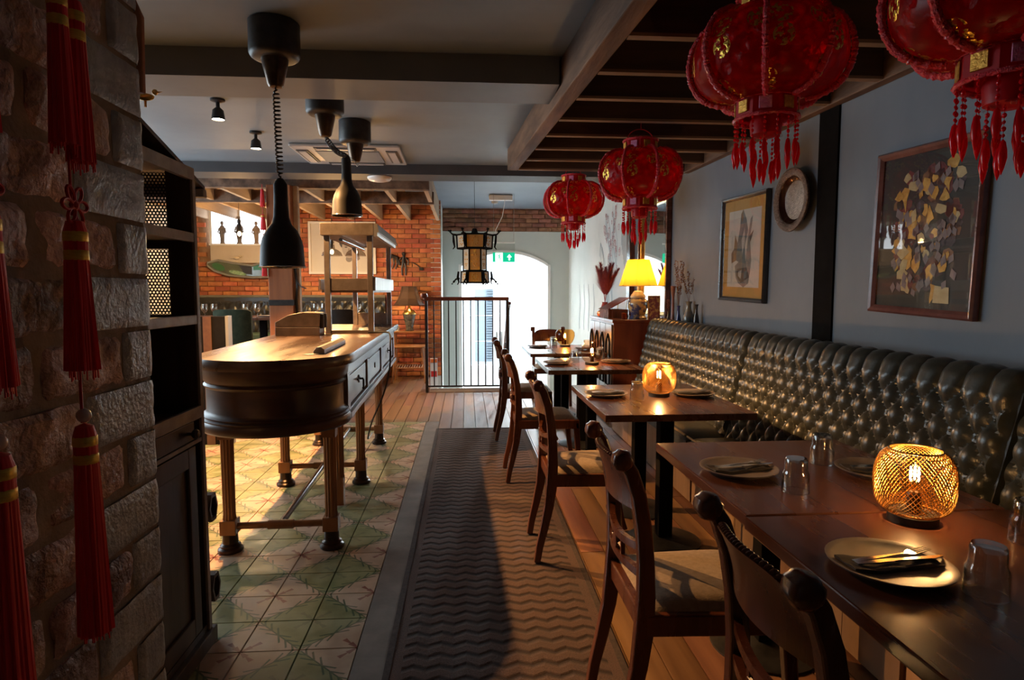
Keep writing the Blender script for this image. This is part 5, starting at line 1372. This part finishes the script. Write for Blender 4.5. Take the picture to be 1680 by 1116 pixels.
for k in range(6):
    a = PI/6 + k*PI/3 + .06; c_, s_ = math.cos(a), math.sin(a)
    for (r, z, up) in ((.24, .315, .045), (.20, -.25, -.06)):
        b = MB(); b.tube([(c_*r, s_*r, z), (c_*(r+.05), s_*(r+.05), z + up*.2), (c_*(r+.09), s_*(r+.09), z + up)], [.014, .011, .006], 6)
        b.ball((c_*(r+.075), s_*(r+.075), z + up*.9 + .012), .016, 8, 6).ball((c_*(r+.098), s_*(r+.098), z + up*1.2), .011, 8, 6).build('dragon_bracket', black_paint, pl_)
    b = MB(); b.tube([(c_*.28, s_*.28, .31), (c_*.275, s_*.275, .23), (c_*.262, s_*.262, .16), (c_*.285, s_*.285, .13)], [.012, .016, .010, .006], 6).build('dragon_bracket', black_paint, pl_)
    b = MB(); b.tube([(c_*.215, s_*.215, -.16), (c_*.225, s_*.225, -.24), (c_*.21, s_*.21, -.30), (c_*.23, s_*.23, -.335)], [.012, .016, .010, .006], 6)
    b.build('dragon_bracket', black_paint, pl_)
MB().lathe([(.0,.40),(.03,.40),(.05,.345),(.24,.318),(.0,.318)], 6, 0, None, None, False, False).build('crown', black_paint, pl_)
MB().cyl((0,0,.40), (0,0,1.019), .003, 6).build('hanging_wire', black_metal, pl_)

# ---- emergency light fitting and exit sign
em = thing('emergency_light', 'white ceiling emergency light box with round sensor', 'light fitting', (.50, 9.42, 2.799))
MB().box(-.15, .20, -.05, .05, -.085, -.01).build('box', white_gloss, em, bevel=.006)
MB().lathe([(.09,0),(.09,-.02),(.07,-.04)], 24).build('ceiling_rose', white_gloss, em, (-.06, .16, 0)); MB().lathe([(.055,0),(.055,-.05),(.04,-.08),(0,-.09)], 20).build('sensor', M('sensor_grey', (.5,.5,.5)), em, (-.06, .16, -.03))
ex = thing('exit_sign', 'green running man exit sign with upward arrow hanging before the arch', 'sign', (.56, 9.3, 1.865))
exw = M('sign_white', (.85, .9, .87)); exg = emit('exit_green', (.0, .42, .22), .55); exl = emit('sign_white_lit', (.85, 1, .92), .9)
MB().box(-.165, .165, -.006, .006, -.07, .07).build('panel', exg, ex)
sg = MB(); TY = Matrix(((1,0,0,0),(0,0,-1,-.0065),(0,1,0,0),(0,0,0,1)))
sg.prism([(-.125,-.065),(-.015,-.065),(-.015,.065),(-.125,.065)], 0, .0012, 0, TY)
sg.prism([(.07,-.045),(.095,-.045),(.095,.0),(.120,.0),(.0825,.045),(.045,.0),(.07,.0)], 0, .0012, 0, TY)
sg.build('pictogram', exl, ex)
mn = MB(); T2 = Matrix(((1,0,0,-.068),(0,0,-1,-.0078),(0,1,0,0),(0,0,0,1)))
mn.prism([(.008 + .009*math.cos(k*PI/6), .042 + .009*math.sin(k*PI/6)) for k in range(12)], 0, .001, 0, T2)
for P in ([(-.010,.032),(.004,.034),(.008,.002),(-.006,-.002)], [(-.010,.030),(-.030,.016),(-.036,-.002),(-.029,-.002),(-.022,.012),(-.008,.022)], [(.004,.030),(.020,.014),(.034,.018),(.034,.011),(.018,.005),(.004,.018)],
          [(-.006,0),(.008,.002),(.022,-.020),(.018,-.050),(.010,-.050),(.012,-.024)], [(-.006,0),(.004,-.004),(-.010,-.030),(-.036,-.040),(-.038,-.032),(-.016,-.024)]):
    mn.prism(P, 0, .001, 0, T2)
mn.build('running_man', exg, ex)
MB().box(-.165, .165, -.012, .012, .205, .225).build('holder_bar', exw, ex)
MB().box(-.165, .165, -.002, .002, .07, .205).build('clear_plate', window_glass, ex)
mb = MB()
for x in (-.15, .15): mb.cyl((x, 0, .225), (x, 0, .934), .0025, 6)
mb.build('hanging_wire', steel, ex)
MB().tube([(-.10, 0, .225), (-.12, 0, .40), (-.02, 0, .60), (.0, 0, .72), (.02, 0, .85)], .005, 6).build('cable', white_gloss, ex)

# ---- telephone seat with table lamp against the brick wall
ts = thing('elm_side_table', 'two-level elm side table with slatted rack beside the railing', 'side table', (-.86, 9.42, 0))
MB().prism([(-.24,-.22),(.22,-.22),(.26,-.17),(.26,.10),(.22,.14),(-.24,.14)], .525, .552).build('low_top', wood_elm, ts, bevel=.008)
MB().prism([(-.26,.16),(.26,.16),(.28,.20),(.28,.44),(-.28,.44),(-.28,.20)], .725, .75).build('high_top', wood_elm, ts, bevel=.008)
for x, y, dx, dy, zt in ((-.19,-.16,-.05,-.05,.525),(.20,-.16,.05,-.05,.525),(-.2,.10,-.03,.02,.525),(.2,.10,.03,.02,.525)): MB().cyl((x,y,zt), (x+dx,y+dy,0), .016, 10, 0, .011).build('leg', wood_elm, ts)
for x in (-.24, .24):
    for y in (.22, .40): MB().cyl((x,y,.725), (x,y,0), .014, 10).build('leg', wood_elm, ts)
rk = MB().cyl((-.21,-.16,.22), (.22,-.16,.22), .010, 8).cyl((-.21,.10,.24), (.22,.10,.24), .010, 8).build('rack', wood_elm, ts)
for k in range(11): x = -.18 + k*.037; MB().cyl((x,-.16,.222), (x,.10,.242), .006, 6).build('slat', wood_pale, rk)
l2 = thing('urn_table_lamp', 'patterned urn table lamp with dark flared shade on the elm side table', 'table lamp', (-.88, 9.73, .7502))
MB().lathe([(.065,0),(.068,.012),(.058,.02),(.060,.06),(.085,.18),(.100,.245),(.098,.275),(.070,.30),(.05,.31)], 32).build('urn', M('urn_glaze', (.05, .05, .045), (.18, .15, .11), 30, rough=.2, coat=.6), l2)
MB().lathe([(.102,.255),(.104,.270),(.080,.305),(.052,.32),(.03,.34),(.02,.36),(.015,.44)], 28).build('gilt_collar', gold, l2)
MB().lathe([(.235,.40),(.17,.50),(.135,.60),(.115,.685)], 8, 0, None, None, False, False).build('shade', translucent('dark_shade_fabric', (.055, .032, .022), .4, .8), l2)
MB().ball((0,0,.47), .028, 14, 10).build('bulb', bulb_warm, l2)
light('lamp_light', 'POINT', (0, 0, .475), 14, (1, .62, .24), .03, parent=l2)
tag(MB().lathe([(.03,0),(.03,.07),(.026,.072),(.0,.072)], 20).build('pillar_candle', M('candle_wax', (.7, .68, .62), rough=.4), None, (-1.06, 9.70, .7502)), 'short white candle beside the urn lamp', 'candle')

# ================================================================ DINING AREA, BACK LEFT
PZ = .28
cl = thing('timber_post', 'old square timber post with black iron strap beside the pass', 'post', (-1.95, 6.85, PZ))
MB().box(-.125, .125, -.11, .11, 0, 2.19).build('post', wood_old, cl, bevel=.008)
MB().box(-.132, .132, -.117, .117, .93, .99).build('iron_strap', black_metal, cl, bevel=.003)
MB().box(.128, .175, -.03, .05, 0, 2.19).build('side_stud', wood_pale, cl, bevel=.003)
MB().tube([(.15,-.05,1.45),(.14,-.06,1.3),(.16,-.07,1.15),(.145,-.06,1.0),(.15,-.05,.8)], .014, 6).tube([(.15,-.06,1.2),(.20,-.09,1.13),(.26,-.10,1.11)], .006, 6).build('cable_bundle', black_metal, cl)
gr = thing('hanging_tassel', 'small red tassel garland hanging on the timber post', 'garland', (-2.105, 6.72, 2.0))
tassel(gr, 0, 0, .42, .24, .02, 41, 0); tassel(gr, 0, 0, .16, -.0, .025, 42, 1); tassel(gr, 0, 0, -.22, -.48, .022, 43, 0)
MB().tube([(0,0,.465),(0,0,-.24)], .004, 6).build('cord', red_cord, gr)
# far bench
fb = thing('dining_bench', 'low dark buttoned bench along the far brick wall of the dining area', 'bench', (-4.15, 9.45, PZ))
su, sv = .16, .13
def ff(u, v):
    x = u*2.88; z = .42 + .57*v
    a, b = x/su + z/(2*sv), x/su - z/(2*sv)
    h = .03*(abs(math.sin(PI*a))*abs(math.sin(PI*b)))**.45 if v < .9 else .02
    return (x, .40 + .08*v - h, z)
dark_l = M('dark_bench_leather', (.012, .011, .008), (.026, .022, .016), 14, rough=.3)
MB().grid(ff, 200, 30).box(0, 2.88, .45, .53, .3, .98).build('backrest', dark_l, fb)
bt = MB()
for j in range(5):
    for i in range(19):
        x = (i + (.5 if j % 2 else 0))*su; z = sv*j + .52
        if x < 2.85 and z < .95: bt.ball((x, .405, z), .012, 6, 4)
stuff(bt.build('buttons', dark_l, fb))
MB().tube([(0,.47,1.0),(2.88,.47,1.0)], .022, 8).build('top_roll', M('bench_top_leather', (.16, .15, .12), rough=.3), fb)
MB().box(0, 2.88, 0, .42, .36, .45).build('seat_cushion', M('green_seat', (.07, .12, .08), (.1, .16, .11), 8, rough=.45), fb, bevel=.02)
MB().box(0, 2.88, .06, .42, 0, .36).build('plinth', wood_dark, fb)
def dtable(label, x0, x1, y0=8.05, y1=8.85):
    t = thing('dining_table', label, 'table', (x0, y0, PZ), 0, 'tables in the raised dining area')
    MB().box(0, x1-x0, 0, y1-y0, .715, .75).build('tabletop', wood_table, t, bevel=.004)
    for fx in (.22, .78):
        MB().box((x1-x0)*fx - .04, (x1-x0)*fx + .04, .36, .44, .02, .715).build('column', black_paint, t); MB().box((x1-x0)*fx - .22, (x1-x0)*fx + .22, .18, .62, 0, .02).build('foot_plate', black_metal, t)
dtable('long dining table under the high window, laid with four wine glasses', -3.75, -2.38)
dtable('dining table past the timber post under the portrait, laid with three wine glasses', -2.15, -1.32)
wg = MB().lathe([(.034,0),(.033,.003),(.006,.006),(.004,.012),(.004,.055),(.010,.062),(.030,.080),(.040,.105),(.041,.125),(.034,.170),(.033,.170),(.039,.125),(.038,.106),(.028,.083),(.006,.066),(0,.065)], 24, 0, None, None, False).mesh('wine_glass', clear_glass)
TZ = PZ + .7503
for k, (px_x, y, w) in enumerate(((-3.308, 8.15, 'of the far long table, next to the window side'), (-3.20, 8.18, 'paired with another at the window end of the long table'), (-2.805, 8.15, 'behind the bottle green chair on the long table'), (-2.67, 8.18, 'on the far long table, next to the post'),
        (-1.94, 8.2, 'just past the timber post'), (-1.825, 8.15, 'second past the timber post'), (-1.397, 8.15, 'seen between the uprights of the steel pass shelf'))):
    tag(put('wine_glass', wg, None, (px_x, y, TZ)), 'stemmed wine glass ' + w, 'glass', 'wine glasses in the dining area')
for x, w in ((-3.08, 'between glasses on the long dining table'), (-2.55, 'at the post end of the long dining table')):
    tag(put('dinner_plate', plate_me, None, (x, 8.22, TZ)), 'small plate ' + w, 'plate', 'plates on the dining tables')
tag(MB().lathe([(.03,0),(.035,.09),(.031,.09),(.027,.004),(0,.004)], 20, 0, None, None, False).build('tealight_glass', amber_glass, None, (-1.66, 8.2, TZ)), 'amber tealight glass on the table under the portrait', 'candle holder')
green_chair = M('bottle_green_velvet', (.014, .020, .010), (.026, .034, .017), 20, rough=.8, spec=.2)
def dining2(label, x, y, rz, mat):
    t = thing('upholstered_chair', label, 'chair', (x, y, PZ), rz, 'upholstered chairs in the dining area')
    def bk_(u, v):
        a = (u - .5)*2.0; return (.215*math.sin(a)/math.sin(1.0), -.18 - .10*(math.cos(a)-.54)*1.2, .46 + .41*v - .03*abs(2*u-1)**6*(v > .5))
    m_ = MB().grid(bk_, 16, 8).grid(lambda u, v: tuple(a_ + b_ for a_, b_ in zip(bk_(u, v), (0, .045, 0))), 16, 8)
    for v_ in (0, 1): m_.grid(lambda u, v: tuple(a_ + b_ for a_, b_ in zip(bk_(u, v_), (0, .045*v, 0))), 16, 1)
    for u_ in (0, 1): m_.grid(lambda u, v: tuple(a_ + b_ for a_, b_ in zip(bk_(u_, v), (0, .045*u, 0))), 1, 8)
    m_.build('backrest', mat, t)
    MB().box(-.22, .22, -.20, .22, .40, .47).build('seat', mat, t, bevel=.025)
    for sx in (-1, 1):
        for sy in (-1, 1): MB().cyl((sx*.17, sy*.16, .40), (sx*.21, sy*.21, 0), .011, 8, 0, .008).build('leg', black_metal, t)
dining2('bottle green tub chair with its back to us at the far long table', -2.715, 7.62, 0, green_chair)
dining2('black tub chair with its back to us, seen through the pass shelf', -1.53, 7.68, 0, M('black_upholstery', (.012, .012, .012), (.02, .02, .02), 20, rough=.7))
hw = thing('half_partition', 'low dark partition with tan strap and pale edge by the cabinet', 'partition', (-2.57, 5.62, 0))
MB().box(-.35, .46, 0, .08, 0, 1.14).build('panel', M('partition_dark', (.005, .004, .0035), (.009, .0075, .0065), 10, rough=.8, spec=.1), hw, bevel=.004)
MB().box(.46, .485, -.005, .085, 0, 1.145).build('pale_edge', M('partition_edge', (.20, .20, .19), rough=.4), hw); MB().box(.27, .34, -.008, .0, 0, 1.14).build('tan_strap', M('tan_leather', (.07, .03, .013), (.11, .05, .022), 12, rough=.5), hw)
ped = thing('pale_pedestal', 'narrow pale grey pedestal with a red dome, behind the rounded counter end', 'pedestal', (-2.47, 5.2, 0))
MB().box(-.06, .06, -.05, .05, 0, .66).build('column', M('pedestal_grey', (.42, .42, .40), rough=.5), ped, bevel=.006)
MB().lathe([(.055,.66),(.075,.69),(.08,.74),(.065,.79),(.03,.815),(0,.82)], 24).build('red_dome', M('pedestal_red', (.62, .02, .02), rough=.4), ped)
# glass pendants
def pendant(label, x, y, z, power=26, ztop=2.799):
    t = thing('glass_pendant', label, 'lamp', (x, y, z), 0, 'smoked glass pendants over the dining tables')
    MB().lathe([(.135,0),(.137,.004),(.120,.045),(.085,.075),(.040,.095),(.034,.14),(.030,.20),(.042,.24),(.028,.28)], 32, 0, None, None, False).build('glass_shade', smoke_glass, t)
    MB().lathe([(.018,.10),(.018,.19),(.012,.21)], 16).cyl((0,0,.21), (0,0,ztop - z), .003, 6).build('lamp_holder', black_metal, t)
    b = MB().ball((0,0,.055), .024, 14, 10, 0, (1,1,1.3)).build('bulb', bulb_warm, t)
    light('lamp_light', 'POINT', (0, 0, .012), power, (1, .60, .24), .03, parent=t)
pendant('smoked glass pendant hanging before the bright high window', -2.97, 8.5, 2.06)
pendant('smoked glass pendant in front of the framed portrait, seen through the pass', -1.78, 8.50, 1.83)
pendant('third smoked glass pendant half hidden by the pass shelf canopy', -1.474, 8.52, 1.83, 22)
# portrait
pt = thing('portrait_picture', 'large pale framed print of a dark-haired person’s face on the brick wall', 'picture', (-1.925, 9.955, 2.035))
MB().box(-.50, .50, 0, .025, -.39, .39).build('print', M('print_cream', (.52, .47, .39), (.58, .53, .45), 2, rough=.6), pt)
mb = MB()
for a in ((-.515,-.48,-.405,.405),(.48,.515,-.405,.405),(-.48,.48,.37,.405),(-.48,.48,-.405,-.37)): mb.box(a[0], a[1], -.015, .028, a[2], a[3])
mb.build('frame', M('white_frame', (.62, .58, .52), rough=.4), pt)
TYp = Matrix(((1,0,0,0),(0,0,-1,-.0005),(0,1,0,0),(0,0,0,1)))
def ell(cx, cy, rx, ry, a0=0, a1=2*PI, n=20, rot=0): return [(cx + rx*math.cos(a0+(a1-a0)*k/n)*math.cos(rot) - ry*math.sin(a0+(a1-a0)*k/n)*math.sin(rot), cy + rx*math.cos(a0+(a1-a0)*k/n)*math.sin(rot) + ry*math.sin(a0+(a1-a0)*k/n)*math.cos(rot)) for k in range(n)]
pm = MB(); FX, FY = .10, .0
pm.prism(ell(FX, FY+.10, .15, .14), 0, .0006, 0, TYp); pm.prism(ell(FX+.17, FY+.14, .09, .11), 0, .0007, 0, TYp)
pm.prism(ell(FX, FY, .105, .155), .0007, .0012, 1, TYp)
pm.prism([(FX-.11,FY+.05),(FX-.02,FY+.155),(FX+.11,FY+.06),(FX+.12,FY+.17),(FX,FY+.22),(FX-.12,FY+.16)], .0012, .0016, 0, TYp)
for sx in (-1, 1):
    pm.prism(ell(FX + sx*.042, FY+.012, .022, .009), .0013, .0017, 0, TYp); pm.prism(ell(FX + sx*.042, FY+.036, .030, .006), .0013, .0017, 2, TYp)
pm.prism([(FX-.004,FY),(FX+.004,FY),(FX+.016,FY-.055),(FX-.014,FY-.055)], .0013, .0017, 2, TYp); pm.prism(ell(FX, FY-.095, .030, .011), .0013, .0017, 3, TYp)
pm.prism([(FX+.10,FY-.02),(FX+.14,FY-.02),(FX+.17,FY-.17),(FX+.13,FY-.20)], 0, .0006, 2, TYp); pm.prism(ell(FX, FY-.17, .05, .05), 0, .0005, 2, TYp)
pm.build('face_print', [M('print_dark', (.05,.045,.045)), M('print_skin', (.38,.33,.28)), M('print_grey', (.22,.19,.17)), M('print_lip', (.25,.14,.12))], pt)
# boat-shaped mirror on the brick wall
bo = thing('boat_shaped_mirror', 'long boat-shaped framed mirror showing green on the brick wall', 'mirror', (-3.30, 9.955, 1.735))
top_ = [(-.66,.06),(-.50,.10),(-.30,.06),(0,.02),(.30,.10),(.52,.17),(.66,.16)]; bot_ = [(.66,-.12),(.40,-.15),(0,-.16),(-.35,-.13),(-.56,-.06),(-.66,.02)]
MB().prism(top_ + bot_, 0, .02, 0, TYp).build('backing', M('boat_mirror_glass', (.06,.075,.05), (.10,.12,.08), 4, rough=.08), bo)
MB().tube([(x, -.025, z) for x, z in top_ + bot_], .018, 8, closed=True).build('frame', M('boat_frame', (.30,.30,.27), rough=.35, metal=.5), bo)
gm = MB()  # reflected greens painted on the mirror as coloured plates
gm.prism([(.02,.03),(.30,.11),(.52,.16),(.60,.13),(.60,-.02),(.02,-.05)], .0205, .0235, 0, TYp); gm.prism(ell(-.50,.0,.10,.05,rot=-.4), .0205, .0235, 1, TYp); gm.prism(ell(-.22,-.09,.13,.03,rot=-.2), .0205, .0240, 2, TYp); gm.prism(ell(.42,-.10,.16,.03), .0205, .0240, 2, TYp); gm.prism([(-.2,.03),(0,.02),(0,-.12),(-.12,-.10)], .0205,.0230, 3, TYp)
gm.build('painted_reflections', [M('boat_teal', (.02,.16,.13)), M('boat_green', (.03,.13,.04)), M('boat_pale_green', (.30,.42,.24), (.10,.22,.08), 30), M('boat_black', (.015,.012,.012))], bo)
bi = thing('perched_ornament', 'small white and gold bird ornament perched on the boat-shaped mirror', 'ornament', (-3.52, 9.92, 1.845))
MB().ball((0,0,.03), .028, 12, 8, 0, (1.6,.8,.9)).ball((.05,0,.055), .018, 10, 8).prism([(-.10,.03),(-.03,.02),(-.02,.045)], -.01, .01, 0, TPX).cyl((.06,0,.055), (.09,0,.052), .006, 6, 0, .001).build('body', M('bird_white', (.6,.5,.35)), bi)
# statuettes on the window sill
def statuette(label, x, s, mat):
    t = thing('statuette', label, 'statuette', (x, 9.945, 2.0905))
    MB().lathe([(.05*s,0),(.052*s,.02*s),(.04*s,.03*s),(.045*s,.12*s),(.055*s,.22*s),(.060*s,.30*s),(.035*s,.345*s),(.022*s,.36*s)], 16, 0, Matrix.Diagonal((1,.45,1,1))).build('robe', mat, t)
    MB().ball((0,0,.40*s), .035*s, 12, 8, 0, (1,.75,1.2)).build('head', mat, t)
    for sx in (-1, 1): MB().tube([(sx*.055*s,0,.31*s),(sx*.075*s,-.01,.22*s),(sx*.03*s,-.03,.19*s)], .014*s, 6).build('arm', mat, t)
sm_ = M('statue_stone', (.16,.15,.16), (.24,.22,.22), 20, rough=.7)
statuette('small dark robed statuette in the high window, away from the pendant', -3.731, .78, sm_)
statuette('robed statuette in the high window, directly behind the glass pendant', -3.476, .85, sm_)
statuette('brown robed statuette in the high window, beside the timber post', -3.222, .78, M('statue_brown', (.22,.16,.12), (.30,.23,.18), 20, rough=.7))
# iron figures on the bricks
def figure(label, x, z, s, kind):
    t = thing('iron_figure', label, 'wall ornament', (x, 9.965, z), 0, 'iron figures on the brick wall')
    mb = MB()
    if kind == 0:
        mb.ball((0,0,.16*s), .030*s, 10, 8).tube([(0,0,.14*s),(0,0,.02*s)], [.018*s,.034*s], 8)
        for sx in (-1, 1): mb.tube([(sx*.02*s,0,.11*s),(sx*.07*s,0,.06*s),(sx*.06*s,0,-.01*s)], .011*s, 6).tube([(sx*.014*s,0,.03*s),(sx*.030*s,0,-.06*s),(sx*.026*s,0,-.16*s)], [.016*s,.012*s,.010*s], 6)
    else:
        mb.tube([(-.10*s,0,.04*s),(-.03*s,0,.10*s),(.05*s,0,.07*s),(.06*s,0,-.04*s)], [.012*s,.03*s,.024*s,.010*s], 8).ball((-.11*s,0,.03*s), .022*s, 8, 6)
        for q in (-.02, .03): mb.tube([(q*s,0,.08*s),((q+.02)*s,0,-.02*s),((q-.01)*s,0,-.11*s)], .009*s, 6)
    mb.box(-.012*s, .012*s, 0, .022, .02*s, .06*s).build('body', black_metal, t)
figure('black iron stick figure on the brick wall above the urn lamp', -.98, 1.78, 1.05, 0)
figure('black iron leaping animal on the brick wall beside the stick figure', -1.13, 1.82, 1.0, 1)
tag(MB().tube([(-.06,0,.04),(.02,0,0),(.08,0,-.05)], .008, 6).box(.06,.12,-.005,.022,-.09,-.05).build('iron_hook', black_metal, None, (-.80, 9.965, 1.78)), 'thin black iron hook on the bricks past the stick figure, over the railing end', 'wall ornament')

# ================================================================ CEILING FITTINGS
ac = thing('ceiling_air_conditioner', 'square white cassette air conditioner in the ceiling', 'air conditioner', (-1.02, 5.80, 2.599))
acm = M('ac_plastic', (.36,.37,.38), (.42,.43,.44), 3, rough=.4)
MB().box(-.46, .46, -.37, .37, -.028, 0).build('panel', acm, ac, bevel=.012)
mb = MB().box(-.27, .27, -.22, .22, -.034, -.026)
gm_ = mb.build('grille', M('ac_grille', (.10,.10,.10)), ac)
for k in range(18): y = -.21 + k*.0247; MB().box(-.265, .265, y - .0025, y + .0025, -.038, -.033).build('grille_bar', acm, gm_)
for (x0, x1, y0, y1) in ((-.43,-.33,-.24,.24),(.33,.43,-.24,.24),(-.26,.26,-.345,-.265),(-.26,.26,.265,.345)):
    v_ = MB().box(x0, x1, y0, y1, -.034, -.026).build('air_slot', M('ac_slot', (.045,.045,.045)), ac)
    MB().box(x0 + .02, x1 - .02, y0 + .02, y1 - .02, -.042, -.034).build('vane', acm, v_)
tag(MB().lathe([(.115,0),(.115,-.012),(.10,-.035),(.06,-.05),(0,-.055)], 32).build('dome_light', M('opal_dome', (.75,.74,.70), rough=.3), None, (-.90, 6.62, 2.799 - .15)), 'unlit white dome fitting on the ceiling near the timber joists', 'light fitting') if False else None
dm = thing('dome_light', 'unlit white dome fitting behind the ceiling bulkhead', 'light fitting', (-.86, 6.42, 2.499))
MB().lathe([(.12,0),(.12,-.012),(.105,-.030),(.06,-.042),(0,-.046)], 32).build('dome', M('opal_dome', (.75,.74,.70), rough=.3), dm)
for i, (x, y) in enumerate(SPOTS):
    t = thing('ceiling_spotlight', 'bright ceiling spotlight ' + ('closer to the air conditioner' if i == 0 else 'farther from the air conditioner'), 'spotlight', (x, y, 2.599), 0, 'ceiling spotlights')
    MB().lathe([(.045,0),(.045,-.012),(.02,-.02)], 20).build('rose', black_metal, t)
    MB().lathe([(.012,-.018),(.012,-.05),(.034,-.07),(.042,-.13),(.038,-.13),(.030,-.075),(0,-.07)], 20, 0, None, None, False).build('housing', black_metal, t)
    MB().lathe([(0,-.122),(.037,-.122),(.037,-.1245),(0,-.1245)], 20, 0, None, None, False).build('lens', emit('lit_spot_lens', (1,.8,.5), 60), t)
ld = thing('lobby_downlight', 'small round downlight under the lobby soffit beyond the arch', 'light fitting', (1.15, 11.75, 2.199))
MB().lathe([(.07,0),(.075,-.02),(.06,-.10),(.052,-.10),(.05,-.03),(0,-.03)], 24, 0, None, None, False).build('housing', M('downlight_grey', (.4, .4, .4), rough=.4), ld)
MB().lathe([(.049,-.07),(.0,-.075)], 20, 0, None, None, False).build('lens', emit('added_lobby_glow', (.9, .96, 1), 20), ld)  # glow added along with the lobby fill lamp
light('lobby_fill_light', 'POINT', (1.15, 11.75, 2.05), 150, (.90, .96, 1), .05)  # cool fill added to light the entrance, makes up for weak door daylight
